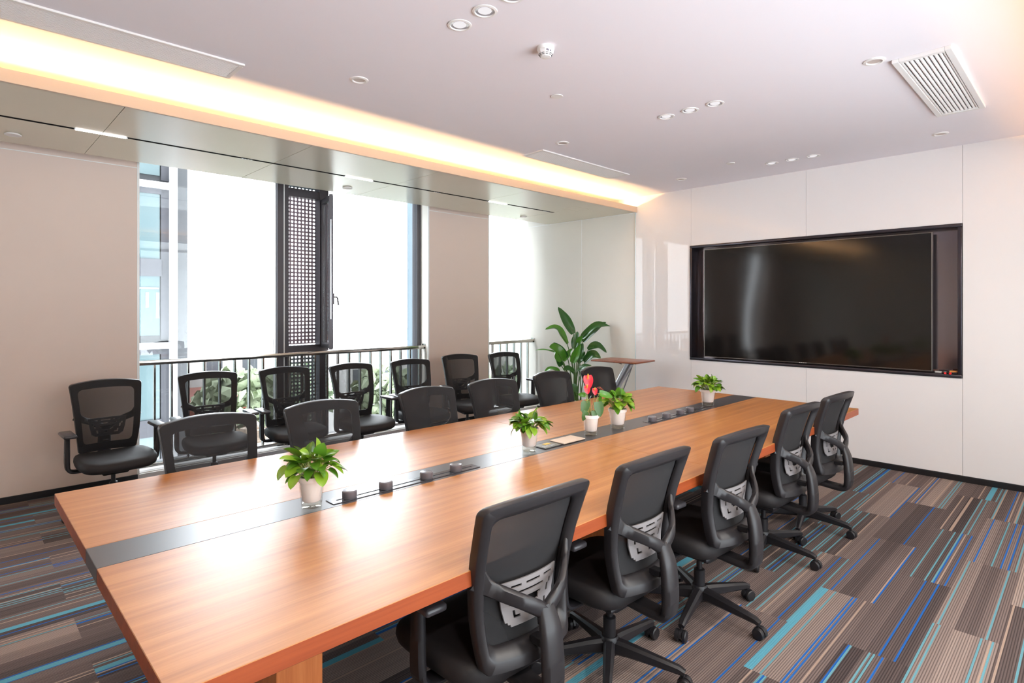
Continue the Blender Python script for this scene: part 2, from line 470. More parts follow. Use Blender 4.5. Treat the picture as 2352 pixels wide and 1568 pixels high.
fbox('mullion_seal', w1, M_trim, [(VX0 + 0.067, VX0 + 0.086, YG - .045, YG + .03, 0.06, ZC), (VX0 - 0.006, VX0, YG - .02, YG + .03, 0.06, ZC)], 0)
fbox('transom', w1, M_frame, [(VX0 + .12, 3.0, YG - .04, YG + .05, 2.765, 2.857), (VX0 + .12, 3.0, YG - .05, YG + .05, 1.05, 1.128)])
gb = lambda a, b, z0=0.1, z1=ZC: (a, b, YG, YG + 0.008, z0, z1)
fbox('glass_pane', w1, M_glass, [gb(W1a + .03, VX0)], 0)
fbox('glass_pane', w1, M_glass, [gb(3.1, W1b - .07)], 0)
fbox('glass_pane', w1, M_glass, [gb(VX0 + .13, 2.99, 0.1, 1.05)], 0)
fbox('glass_pane', w1, M_glass, [gb(VX0 + .13, 2.99, 2.857, ZC)], 0)
def perforated(parent, x0, x1, z0, z1, y, mat, pitch=0.0415):
    nx = max(1, round((x1 - x0) / pitch)); nz = max(1, round((z1 - z0) / pitch))
    bm = new_bm(); px = (x1 - x0) / nx; pz = (z1 - z0) / nz
    def layer(y):
        V = {}
        def vv(x, z):
            k = (round(x, 5), round(z, 5))
            if k not in V: V[k] = bm.verts.new((x, y, z))
            return V[k]
        loops = []
        for i in range(nx):
            for j in range(nz):
                cx = x0 + (i + .5) * px; cz = z0 + (j + .5) * pz
                h = 0.26 * px; hz = 0.26 * pz; c = 0.10 * px
                oct_ = [vv(cx + a, cz + b) for a, b in ((h, -hz + c), (h, hz - c), (h - c, hz), (-h + c, hz), (-h, hz - c), (-h, -hz + c), (-h + c, -hz), (h - c, -hz))]
                A = vv(cx - px / 2, cz - pz / 2); B = vv(cx + px / 2, cz - pz / 2); C = vv(cx + px / 2, cz + pz / 2); D = vv(cx - px / 2, cz + pz / 2)
                bm.faces.new((B, C, oct_[1], oct_[0])); bm.faces.new((C, oct_[2], oct_[1])); bm.faces.new((C, D, oct_[3], oct_[2]))
                bm.faces.new((D, oct_[4], oct_[3])); bm.faces.new((D, A, oct_[5], oct_[4])); bm.faces.new((A, oct_[6], oct_[5]))
                bm.faces.new((A, B, oct_[7], oct_[6])); bm.faces.new((B, oct_[0], oct_[7]))
                loops.append(oct_)
        return loops
    la = layer(y); lb = layer(y + 0.003)
    for p, q in zip(la, lb):
        for i in range(8):
            j = (i + 1) % 8
            bm.faces.new((p[i], p[j], q[j], q[i]))
    return link('perforated_panel', bm, mat, parent, 'raw')
perforated(w1, 2.672, 3.011, 1.135, 2.78, YG + 0.09, M_perf, .0424)
fbox('panel_border', w1, M_perf, [(2.63, 2.672, YG + .088, YG + .094, .12, ZC), (3.011, 3.05, YG + .088, YG + .094, .12, ZC)], 0)
perforated(w1, 2.672, 3.011, 2.86, ZC, YG + 0.09, M_frame2, .0424)
perforated(w1, 2.672, 3.011, 0.12, 1.05, YG + 0.09, pmat('perforated sheet pale', srgb(150, 152, 158), 0.4, metal=0.3, vary=0.02))
# the opened casement
hx, hy = 3.03, YG - 0.04
sash = bpy.data.objects.new('open_sash', None); COL.objects.link(sash); sash.parent = w1
sash.location = (hx, hy, 0); sash.rotation_euler = (0, 0, R(-90 - 11))
SL, sz0, sz1 = 0.36, 1.10, 2.765
bm = new_bm()
box(bm, 0, 0.05, -.02, .02, sz0, sz1, .003); box(bm, SL - .06, SL, -.02, .02, sz0, sz1, .003)
box(bm, 0.05, SL - .06, -.02, .02, sz0, sz0 + .055, .003); box(bm, 0.05, SL - .06, -.02, .02, sz1 - .055, sz1, .003)
box(bm, SL, SL + 0.012, -.028, .012, sz0 - .01, sz1 + .01, .002)
link('sash_frame', bm, M_frame, sash)
bm = new_bm(); box(bm, 0.05, SL - .06, -.003, .003, sz0 + .055, sz1 - .055); link('sash_glass', bm, M_glass, sash)
bm = new_bm(); box(bm, SL + .011, SL + .018, -.018, -.006, 1.42, 2.5, .001); link('lock_bar', bm, M_alu, sash)
bm = new_bm(); box(bm, SL - .045, SL - .015, .02, .035, 1.58, 1.70, .004)
tube(bm, [(SL - .03, .035, 1.66), (SL - .03, .065, 1.66), (SL - .03, .075, 1.64), (SL - .03, .085, 1.57)], .009, 8)
link('window_handle', bm, M_frame, sash, 40)
w2 = window('window_2', W2a, XW)
fbox('frame', w2, M_frame, [(W2a + .012, XW, YG - .03, YG + .05, 0.06, 0.1), (W2a + .012, W2a + .03, YG - .02, YG + .05, .06, ZC)])
fbox('glass_pane', w2, M_glass, [gb(W2a + .03, XW)], 0)
w4 = window('window_4', W0a, W0b)
fbox('glass_pane', w4, M_glass, [gb(W0a, W0b)], 0)
fbox('frame', w4, M_frame, [(W0a, W0a + .04, YG - .03, YG + .05, .06, ZC), (W0b - .04, W0b, YG - .03, YG + .05, .06, ZC)])
w3 = bpy.data.objects.new('window_fill', None); COL.objects.link(w3); w3['kind'] = 'structure'  # out of view, added as a source of fill light
fbox('glass_pane', w3, M_glass, [(R0, R1, YB - .06, YB - .052, RZ0, RZ1)], 0)
fbox('frame', w3, M_frame, [(x - .03, x + .03, YB - .09, YB - .02, RZ0, RZ1) for x in (R0 + .03, 1.47, 2.83, R1 - .03)])
# outside of the pier between the windows
bm = new_bm(); box(bm, W1b + 0.012, W2a - 0.01, 6.351, 6.52, -3, 5); struct('wall_pier', bm, M_frame2)

# ------------------------------------------------------------------ railings
def railing(x0, x1, label, balx, xr=None):
    t = thing('railing', label, 'railing', ((x0 + x1) / 2, 6.1, 0.06))
    cx = (x0 + x1) / 2
    bm = new_bm(); box(bm, x0 + .014 - cx, x1 - .014 - cx, -.025, .025, 0.955, 1.0, .004); link('handrail', bm, M_steel, t, 30)
    bm = new_bm(); box(bm, x0 + .014 - cx, x1 - .014 - cx, -.02, .02, 0.03, 0.055, .003); link('bottom_rail', bm, M_steel, t, 30)
    for x in balx:
        bm = new_bm(); box(bm, x - .008 - cx, x + .008 - cx, -.02, .02, 0.055, 0.97, .002); link('baluster', bm, M_steel, t)
    for x, s in ((x0 + .012, 1), (x1 - .012, -1)):
        bm = new_bm(); box(bm, min(x, x + s * .006) - cx, max(x, x + s * .006) - cx, -.035, .035, 0.95, 1.02, .002); box(bm, min(x, x + s * .02) - cx, max(x, x + s * .02) - cx, -.018, .018, 0.975, 0.995, .002)
        link('wall_bracket', bm, M_steel, t)
    return t
railing(W1a, W1b, 'long stainless steel railing across the wide left window', [1.35 + 0.1405 * i for i in range(22) if 1.35 + 0.1405 * i < 4.36])
railing(W2a, XW, 'short stainless steel railing across the narrow window by the plant', [5.575 + 0.1455 * i for i in range(6)])

# ------------------------------------------------------------------ ceiling fittings
def linear_vent(x0, x1, label, y0=3.54, y1=3.815, slats=16):
    t = thing('ceiling_vent', label, 'vent', ((x0 + x1) / 2, (y0 + y1) / 2, ZC), 0, 'linear air vents by the cove')
    hx_, hy_ = (x1 - x0) / 2, (y1 - y0) / 2
    bm = new_bm(); f = 0.028; d = 0.012
    box(bm, -hx_, hx_, -hy_, -hy_ + f, -d, 0, .003); box(bm, -hx_, hx_, hy_ - f, hy_, -d, 0, .003)
    box(bm, -hx_, -hx_ + f, -hy_ + f, hy_ - f, -d, 0, .003); box(bm, hx_ - f, hx_, -hy_ + f, hy_ - f, -d, 0, .003)
    link('frame', bm, M_white, t)
    bm = new_bm(); n = slats; p = (2 * hy_ - 2 * f) / n
    for i in range(n):
        y = -hy_ + f + (i + .5) * p
        vs = box(bm, -hx_ + f, hx_ - f, y - p * .30, y + p * .22, -.011, -.003)
        for v in vs:
            if v.co.z < -.008: v.co.y += p * .12
    link('louvres', bm, M_white, t)
    bm = new_bm(); box(bm, -hx_ + f, hx_ - f, -hy_ + f, hy_ - f, -.0025, -.0005); link('backing', bm, pmat('vent backing', srgb(120, 110, 110), 0.8), t)
    return t
linear_vent(-0.15, 1.251, 'long white slotted air vent at upper left beside the glowing cove')
linear_vent(3.86, 5.242, 'white slotted air vent at the far end beside the glowing cove')
# square-slatted grille
t = thing('ceiling_grille', 'rectangular white air grille with curved slats at upper right', 'vent', (4.6, 0.706, ZC))
bm = new_bm(); hx_, hy_, f, d = 0.672, 0.141, 0.034, 0.022
box(bm, -hx_, hx_, -hy_, -hy_ + f, -d, 0, .003); box(bm, -hx_, hx_, hy_ - f, hy_, -d, 0, .003)
box(bm, -hx_, -hx_ + f, -hy_ + f, hy_ - f, -d, 0, .003); box(bm, hx_ - f, hx_, -hy_ + f, hy_ - f, -d, 0, .003)
link('frame', bm, M_white, t)
bm = new_bm()
box(bm, -hx_ + f + .004, hx_ - f - .004, -hy_ + f + .003, -hy_ + f + .012, -.017, -.003, .001); box(bm, -hx_ + f + .004, hx_ - f - .004, hy_ - f - .012, hy_ - f - .003, -.017, -.003, .001)
link('inner_frame', bm, M_white, t)
n = 8; p = (2 * hy_ - 2 * f - .03) / n
for i in range(n):
    bm = new_bm(); y = -hy_ + f + .015 + (i + .5) * p
    sec = [(-p * .44, -.004), (-p * .40, -.012), (-p * .1, -.017), (p * .2, -.016), (p * .34, -.010), (p * .1, -.011), (-p * .2, -.006)]
    rings = [[bm.verts.new((x, y + a, b)) for a, b in sec] for x in (-hx_ + f + .006, hx_ - f - .006)]
    ring_faces(bm, rings, True, True, True); link('slat', bm, M_white, t, 50)
for x in (-.57, -.19, .19, .57):
    bm = new_bm(); tube(bm, [(x, -hy_ + f + .01, -.006), (x, hy_ - f - .01, -.006)], .003, 8)
    link('slat_rod', bm, M_alu, t)
bm = new_bm(); box(bm, -hx_ + f, hx_ - f, -hy_ + f, hy_ - f, -.002, -.0005); link('backing', bm, M_dark, t)

# recessed downlights
def make_downlight():
    t = thing('downlight', '', 'ceiling light')
    bm = new_bm(); lathe(bm, [(0.062, 0), (0.061, -.004), (0.050, -.006), (0.047, -.002), (0.047, 0)], 32, cap0=False, cap1=False); link('trim_ring', bm, M_white, t, 30)
    bm = new_bm(); lathe(bm, [(0.047, -.001), (0.042, .0), (0.034, .001), (0.0335, 0.0012)], 32, cap0=False, cap1=False); link('reflector', bm, pmat('satin reflector', srgb(225, 222, 226), 0.2, metal=0.6), t, 30)
    bm = new_bm(); lathe(bm, [(0.0335, -.0006), (0.028, -.004), (0.012, -.0055)], 24, cap0=False, cap1=True); link('lens', bm, emat('downlight lens', (1, 0.96, 0.98, 1), .62), t, 30)
    return t
dl0 = make_downlight(); used = False
def downlight(x, y, label, group, s=1.0):
    global used
    o = dl0 if not used else copy_tree(dl0)
    used = True
    o.location = (x, y, ZC - .0012); o.scale = (s, s, s); o['label'] = label; o['group'] = group
ordn = {0: 'left', 1: 'middle', 2: 'right'}
for nm, x in (('at the top photo edge', 1.86), ('in the middle of the ceiling', 3.863), ('by the screen wall', 5.857)):
    for i, y in enumerate((2.283, 2.09, 1.897)):
        downlight(x, y, f'round downlight, {ordn[i]} of the three {nm}', 'downlights in rows of three')
# single fittings
def ring_light(x, y, label, s=1.0):
    t = thing('recessed_spotlight', label, 'ceiling light', (x, y, ZC), 0, 'single recessed spotlights')
    bm = new_bm(); lathe(bm, [(0.058 * s, 0), (0.056 * s, -.005), (0.042 * s, -.008), (0.038 * s, -.004), (0.036 * s, -.001)], 32, cap0=False, cap1=False); link('trim_ring', bm, M_white, t, 30)
    bm = new_bm(); lathe(bm, [(0.040 * s, -.002), (0.02 * s, -.001), (0.006 * s, -.0008)], 24, cap0=False, cap1=True); link('reflector', bm, pmat('grey beige reflector', srgb(196, 180, 172), 0.5), t, 30)
ring_light(1.853, 3.278, 'single recessed spotlight near the long vent at upper left')
ring_light(3.835, 3.286, 'single recessed spotlight just beside the far slotted vent')
ring_light(5.862, 3.276, 'single recessed spotlight in the far left corner near the screen wall')
ring_light(3.867, 0.92, 'single recessed spotlight left of the rectangular air grille')
ring_light(5.874, 0.921, 'single recessed spotlight below the rectangular air grille')
def disc(name, label, x, y, z, r, h, mat=None):
    bm = new_bm(); lathe(bm, [(r * .8, .0005), (r * .8, -h * .4), (r, -h * .5), (r * .97, -h), (r * .2, -h)], 32); o = link(name, bm, mat or M_white, None, 35)
    o.location = (x, y, z); return tag(o, label, 'sprinkler cover', 'flat sprinkler covers')
disc('sprinkler_cover', 'flat round sprinkler cover on the white ceiling below the smoke detector', 2.957, 2.585, ZC, .042, .006)
disc('sprinkler_cover', 'small round sprinkler cover on the white ceiling above the screen wall glow', 5.562, 2.569, ZC, .042, .008)
disc('sprinkler_cover', 'white disc on the olive soffit at the far left edge', .324, 5.452, ZS, .05, .012)
disc('sprinkler_cover', 'white disc on the soffit above the open window sash', 2.945, 5.449, ZS, .05, .012)
disc('sprinkler_cover', 'white disc on the soffit above the narrow window', 5.604, 5.505, ZS, .05, .012)
# smoke detector
t = thing('smoke_detector', 'white faceted smoke detector hanging from the ceiling', 'smoke detector', (2.36, 2.145, ZC))
bm = new_bm(); lathe(bm, [(.048, 0), (.048, -.016), (.046, -.020)], 32); link('base', bm, M_white, t, 30)
bm = new_bm(); lathe(bm, [(.046, -.018), (.045, -.028), (.040, -.040), (.027, -.056), (.012, -.058)], 10); link('cone_housing', bm, M_white, t)
bm = new_bm()
for i in range(10):
    a = 2 * PI * (i + .5) / 10 + .0
    for k, (rr, zz) in enumerate(((.0395, -.0435), (.0345, -.0492))):
        c = Vector((math.cos(a) * rr * .951, math.sin(a) * rr * .951, zz)); tg = Vector((-math.sin(a), math.cos(a), 0)); sl = Vector((math.cos(a) * .0065, math.sin(a) * .0065, .008)).normalized()
        nn = tg.cross(sl).normalized() * .0006
        w = .007 - k * .001
        for sgn in (1,):
            vs = [bm.verts.new(c + tg * (w * p) + sl * (.0013 * q) + nn * e) for e in (-2, 2) for p, q in ((-1, -1), (1, -1), (1, 1), (-1, 1))]
            ring_faces(bm, [vs[:4], vs[4:]], True, True, True)
link('vent_slots', bm, M_dark, t)
bm = new_bm(); box(bm, -.030, -.016, -.0395, -.0365, -.036, -.028); box(bm, -.010, -.004, -.0445, -.041, -.036, -.030); link('printed_mark', bm, pmat('grey print', srgb(120, 112, 125), .6), t)

# track lighting on the soffit
bm = new_bm(); box(bm, XB, 5.66, 4.978, 5.021, ZS + .0005, ZS + .0119); o = link('light_track', bm, pmat('matt black track', srgb(16, 15, 16), .9, spec=.05)); tag(o, 'thin black lighting track running along the olive soffit', 'light track')
def track_lamp(x0, x1, label):
    t = thing('track_light', label, 'linear light', ((x0 + x1) / 2, 5.0, ZS), 0, 'glowing linear lamps in the track')
    h = (x1 - x0) / 2
    bm = new_bm(); box(bm, -h, h, -.011, .011, -.006, .0005, .002); link('diffuser', bm, M_lamp, t)
    for s in (-1, 1):
        bm = new_bm(); box(bm, s * h - .004, s * h + .004, -.012, .012, -.0065, .0005, .001); link('end_cap', bm, M_alu, t)
track_lamp(.622, .93, 'glowing linear lamp in the black track at upper left above the wall panel')
track_lamp(2.672, 2.972, 'glowing linear lamp in the black track above the open window sash')
track_lamp(4.503, 4.806, 'glowing linear lamp in the black track above the beige pier')
def track_spot(x0, x1, label):
    t = thing('track_spotlight', label, 'spotlight', ((x0 + x1) / 2, 5.0, ZS), 0, 'small spot modules in the track')
    h = (x1 - x0) / 2
    bm = new_bm(); box(bm, -h, h, -.011, .011, -.003, .0005, .001); link('housing', bm, M_dark, t)
    bm = new_bm()
    for i in range(4):
        lathe(bm, [(.0075, -.0032), (.006, -.0045), (.002, -.005)], 12, (-h + (i + .5) * 2 * h / 4, 0, 0))
    link('lens_row', bm, M_alu, t, 40)
track_spot(1.735, 1.829, 'small spot module in the track above the wide left window')
track_spot(3.715, 3.81, 'small spot module in the track above the right end of the wide window')
track_spot(5.457, 5.559, 'small spot module at the far end of the track above the narrow window')
bm = new_bm()
for a in ((5.53, 5.83, 4.50, 4.504), (5.53, 5.83, 4.72, 4.724), (5.53, 5.534, 4.50, 4.724), (5.826, 5.83, 4.50, 4.724)):
    box(bm, *a, ZS - .0015, ZS + .001)
o = link('access_hatch', bm, M_soffit); tag(o, 'square access hatch outline in the soffit near the screen wall', 'access hatch')

# ------------------------------------------------------------------ outside world
def building(name, label, loc, parts):
    t = thing(name, label, 'building', loc)
    return t
M_stone = pmat('pale grey stone', srgb(60, 61, 63), 0.7, vary=0.05, scale=2)
M_stone2 = pmat('grey stone', srgb(56, 56, 61), 0.7, vary=0.05, scale=2)
M_bwhite = pmat('white cladding', srgb(196, 196, 198), 0.6, vary=0.01)
M_bglass = pmat('green tinted glazing', srgb(74, 90, 92), 0.12, spec=0.6, vary=0.15, scale=1.5)
M_far = pmat('white rendered wall', srgb(240, 238, 236), 0.8, vary=0.02)
M_brick = pmat('brick red wall', srgb(120, 62, 48), 0.8, vary=0.1, scale=3)
M_pane = pmat('window pane grey', srgb(60, 68, 76), 0.2, vary=0.1)
t = thing('office_building', 'neighbouring office building with grey stone piers and green glazing seen at the left window edge', 'building', (0, 15.5, 0))
ZG = -11.0
bm = new_bm(); box(bm, -8, 4.13, .0, 8, ZG, 16); link('stone_pier', bm, M_stone, t)
bm = new_bm(); box(bm, 3.72, 3.86, -.22, .05, ZG, 16); box(bm, -8, 3.80, -.22, 0.0, 16, 16.3); link('white_column', bm, M_bwhite, t)
for z in (-6.82, -3.08, 0.66, 4.4, 8.14):
    bm = new_bm(); box(bm, -8, 3.78, -.25, 0.0, z - .07, z + .07); link('white_ledge', bm, M_bwhite, t)
    bm = new_bm()
    box(bm, -8, 3.52, -.08, -.003, z - 1.72, z - 0.20); box(bm, -8, 3.52, -.08, -.003, z - 3.50, z - 2.12)
    g = link('glazing', bm, M_bglass, t)
    bm = new_bm(); box(bm, -8, 3.5, -.1, -.085, z - 2.42, z - 2.38); box(bm, 3.0, 3.04, -.1, -.085, z - 3.5, z - 2.12); box(bm, 2.2, 2.24, -.1, -.085, z - 3.5, z - .2)
    for q in range(5): box(bm, 3.44 - q * .21, 3.44 - q * .21 + .07, -.09, -.083, z - 3.1 + .25 * (q % 2), z - 2.5)
    link('window_bar', bm, pmat('pale bar', srgb(112,126,124), .4), g)
    bm = new_bm(); box(bm, -8, 3.55, -.12, -.003, z - .2, z - .07); box(bm, -8, 3.55, -.12, -.003, z - 2.12, z - 1.72); box(bm, 3.55, 3.72, -.06, -.003, z - 3.6, z); link('spandrel', bm, M_stone2, t)
bm = new_bm(); box(bm, -150, 250, 9, 300, ZG - .2, ZG); o = link('ground', bm, pmat('pale paving', srgb(140, 140, 130), .9, vary=.1, scale=.2)); o['kind'] = 'structure'

def far_building(label, x, y, w, dpt, z1, wallmat, nx, rows, wz0, roof=True):
    t = thing('apartment_block', label, 'building', (x, y, ZG))
    H = z1 - ZG
    bm = new_bm(); box(bm, -w / 2, w / 2, 0, dpt, 0, H); link('walls', bm, wallmat, t)
    if roof:
        bm = new_bm(); box(bm, -w / 2 - .5, w / 2 + .5, -.5, dpt + .5, H, H + .5); link('roof_slab', bm, M_bwhite, t)
    for r in range(rows):
        for i in range(nx):
            cx = -w / 2 + (i + .5) * w / nx; cz = H - wz0 - r * 3.2
            bm = new_bm(); box(bm, cx - .8, cx + .8, -.06, -.002, cz - .8, cz + .8); link('window', bm, M_pane, t)
far_building('pale apartment block far off beyond the left pane of the wide window', 22, 66, 22, 12, -2.5, M_far, 6, 2, 2.0)
far_building('brick red block behind the trees beyond the wide window', 18, 50, 16, 10, -6.0, M_brick, 5, 2, 1.8, False)
far_building('white house with windows seen between balusters right of the open sash', 27, 40, 11, 9, -2.2, M_far, 4, 3, 1.8)
# trees
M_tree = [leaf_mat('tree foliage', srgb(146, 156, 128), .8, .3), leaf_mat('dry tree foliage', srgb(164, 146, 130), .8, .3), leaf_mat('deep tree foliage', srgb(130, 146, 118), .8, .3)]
M_bark = pmat('bark', srgb(120, 105, 92), .9, vary=.2)
def tree(label, x, y, h, r, mi, seed):
    rnd = random.Random(seed)
    t = thing('tree', label, 'tree', (x, y, ZG), 0, 'trees outside the windows')
    bm = new_bm(); tube(bm, [(0, 0, 0), (.1, .05, h * .4), (0, 0, h * .75)], .22, 8, r1=.1); link('trunk', bm, M_bark, t, 40)
    bm = new_bm()
    for k in range(420):
        a = rnd.uniform(0, 2 * PI); cz = rnd.uniform(-1, 1); rr = r * (rnd.uniform(.35, 1) ** .5)
        q = math.sqrt(1 - cz * cz)
        c = Vector((rr * q * math.cos(a), rr * q * math.sin(a), h - r * .9 + rr * cz * .95))
        s = rnd.uniform(.18, .5)
        n = Vector((rnd.gauss(0, 1), rnd.gauss(0, 1), rnd.gauss(0, 1))).normalized(); u = n.orthogonal().normalized(); v = n.cross(u)
        m_ = 5
        vs = [bm.verts.new(c + (u * math.cos(2 * PI * i / m_) + v * math.sin(2 * PI * i / m_)) * s * rnd.uniform(.6, 1.1) + n * rnd.uniform(-.06, .06)) for i in range(m_)]
        top = bm.verts.new(c + n * s * .4)
        for i in range(m_): bm.faces.new((vs[i], vs[(i + 1) % m_], top))
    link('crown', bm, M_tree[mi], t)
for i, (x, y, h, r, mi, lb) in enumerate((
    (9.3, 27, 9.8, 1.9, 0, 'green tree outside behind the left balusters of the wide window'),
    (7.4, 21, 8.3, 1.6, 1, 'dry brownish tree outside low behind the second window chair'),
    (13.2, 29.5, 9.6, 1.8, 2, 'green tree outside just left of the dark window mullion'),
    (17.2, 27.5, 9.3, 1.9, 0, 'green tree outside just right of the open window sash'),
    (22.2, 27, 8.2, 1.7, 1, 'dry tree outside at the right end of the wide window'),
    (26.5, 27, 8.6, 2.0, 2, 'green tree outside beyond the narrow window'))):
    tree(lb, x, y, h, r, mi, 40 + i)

# ------------------------------------------------------------------ conference table
TX0, TX1, TY0, TY1, TZ = 0.318, 5.11, 1.323, 3.108, 0.75
t = thing('conference_table', 'long orange wood conference table with a dark centre strip', 'table', ((TX0 + TX1) / 2, (TY0 + TY1) / 2, 0))
cx, cy = (TX0 + TX1) / 2, (TY0 + TY1) / 2
SY0, SY1 = 2.125, 2.325
for nm, y0, y1, mt in (('wood_top', TY0, SY0 - .0008, M_wood), ('wood_top', SY1 + .0008, TY1, M_wood), ('centre_strip', SY0, SY1, M_strip)):
    bm = new_bm()
    for a, b in ((TX0, 2.712), (2.7132, TX1)):
        box(bm, a - cx, b - cx, y0 - cy, y1 - cy, TZ - .05, TZ, .0015, 1)
    bmesh.ops.recalc_face_normals(bm, faces=bm.faces[:])
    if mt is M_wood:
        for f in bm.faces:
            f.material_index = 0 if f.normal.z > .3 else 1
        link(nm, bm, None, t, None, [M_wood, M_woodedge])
    else:
        link(nm, bm, mt, t)
for px, y0, y1 in ((.735, 1.64, 2.68), (2.69, 1.86, 2.6), (4.72, 1.86, 2.6)):
    bm = new_bm(); box(bm, px - .07 - cx, px + .07 - cx, y0 - cy, y1 - cy, 0, TZ - .05, .003); link('pedestal', bm, M_woodz, t)
bm = new_bm(); box(bm, .6 - cx, 4.85 - cx, 2.15 - cy, 2.3 - cy, .45, .69, .002); link('cable_beam', bm, M_dark, t)

# power tracks with round sockets
def power_track(x0, x1, y, label, xs):
    t = thing('power_track', label, 'power track', ((x0 + x1) / 2, y, TZ))
    h = (x1 - x0) / 2; m = (x0 + x1) / 2
    bm = new_bm()
    box(bm, -h, h, -.034, -.006, 0, .003, .001); box(bm, -h, h, .006, .034, 0, .003, .001); box(bm, -h, -h + .03, -.006, .006, 0, .003); box(bm, h - .03, h, -.006, .006, 0, .003)
    link('track_plate', bm, M_rail, t)
    bm = new_bm(); box(bm, -h + .03, h - .03, -.006, .006, 0, .0012); link('slot', bm, M_dark, t)
    return t
power_track(1.10, 1.882, 2.182, 'black power track nearest the camera inlaid in the table strip', None)
power_track(3.43, 4.30, 2.178, 'black power track at the far end of the table strip', None)
def make_socket():
    t = thing('power_socket', '', 'power socket')
    bm = new_bm(); lathe(bm, [(.029, 0), (.030, .002), (.030, .027), (.0285, .029)], 40); link('body', bm, M_pod, t, 30)
    bm = new_bm(); lathe(bm, [(.0272, .0285), (.0272, .0305), (.0255, .031), (.001, .031)], 40); link('cap', bm, M_podtop, t, 30)
    bm = new_bm()
    for a in (0, 2.1, 4.2):
        c = (math.cos(a) * .012, math.sin(a) * .012)
        box(bm, c[0] - .004, c[0] + .004, c[1] - .0012, c[1] + .0012, .0305, .0313)
    link('pin_slots', bm, M_dark, t)
    return t
sk0 = make_socket()
near_l = ('nearest the camera beside the potted plant', 'second from the camera', 'third from the camera', 'fourth from the camera at the end of the near track')
far_l = ('at the left end of the far power track', 'second from the left on the far power track', 'third from the left on the far power track', 'next to the farthest potted plant')
k = 0
for xs_, lb_ in (((1.188, 1.362, 1.578, 1.752), near_l), ((3.501, 3.690, 3.885, 4.03), far_l)):
    for x, lb in zip(xs_, lb_):
        o = sk0 if k == 0 else copy_tree(sk0); k += 1
        o.location = (x, 2.180, TZ + .003); o['label'] = 'round gunmetal table socket ' + lb; o['group'] = 'round sockets on the table tracks'
# flip-up panel socket
t = thing('table_outlet', 'flat table outlet box with a beige lid opened to the right', 'power outlet', (2.53, 2.215, TZ))
bm = new_bm(); box(bm, -.155, .0, -.055, .055, 0, .004, .001); link('frame', bm, M_dark, t)
bm = new_bm(); box(bm, -.145, -.008, -.045, .045, .003, .0045); link('socket_plate', bm, pmat('grey socket plate', srgb(120, 118, 108), .4, vary=.2, scale=120), t)
bm = new_bm(); box(bm, -.09, -.045, .005, .03, .004, .006); link('yellow_port', bm, pmat('yellow port', srgb(225, 180, 40), .4), t)
bm = new_bm()
for x in (-.135, -.12, -.1, -.075, -.055): box(bm, x, x + .008, -.032, -.008, .0043, .0052)
link('port_row', bm, M_alu, t)
bm = new_bm(); box(bm, 0.0, .195, -.06, .055, .004, .010, .002); link('lid', bm, pmat('beige lid', srgb(226, 206, 186), .35, metal=.2), t)

# ------------------------------------------------------------------ office chair
def hw(v): return lerp_list([.188, .204, .216, .227, .240], max(0, min(1, v)))
def yb(v):
    return lerp_list([.205, .186, .178, .186, .205, .232, .262], max(0, min(1, v)))
def bsurf(u, v, dy=0.0):
    z = .425 + .525 * v + .024 * (1 - u * u) * max(0, (v - .5) * 2) ** 2
    return Vector((u * hw(v), yb(v) - .045 * u * u + dy, z))
def rr_loop(u0, u1, v0, v1, ru, rv, n=7, m=10):
    pts = []
    def corner(cu, cv, a0):
        for i in range(n + 1):
            a = a0 + PI / 2 * i / n
            pts.append((cu + ru * math.cos(a), cv + rv * math.sin(a)))
    def side(a, b):
        for i in range(1, m):
            pts.append((a[0] + (b[0] - a[0]) * i / m, a[1] + (b[1] - a[1]) * i / m))
    corner(u1 - ru, v1 - rv, 0); side((u1 - ru, v1), (u0 + ru, v1))
    corner(u0 + ru, v1 - rv, PI / 2); side((u0, v1 - rv), (u0, v0 + rv))
    corner(u0 + ru, v0 + rv, PI); side((u0 + ru, v0), (u1 - ru, v0))
    corner(u1 - ru, v0 + rv, 3 * PI / 2); side((u1, v0 + rv), (u1, v1 - rv))
    return pts
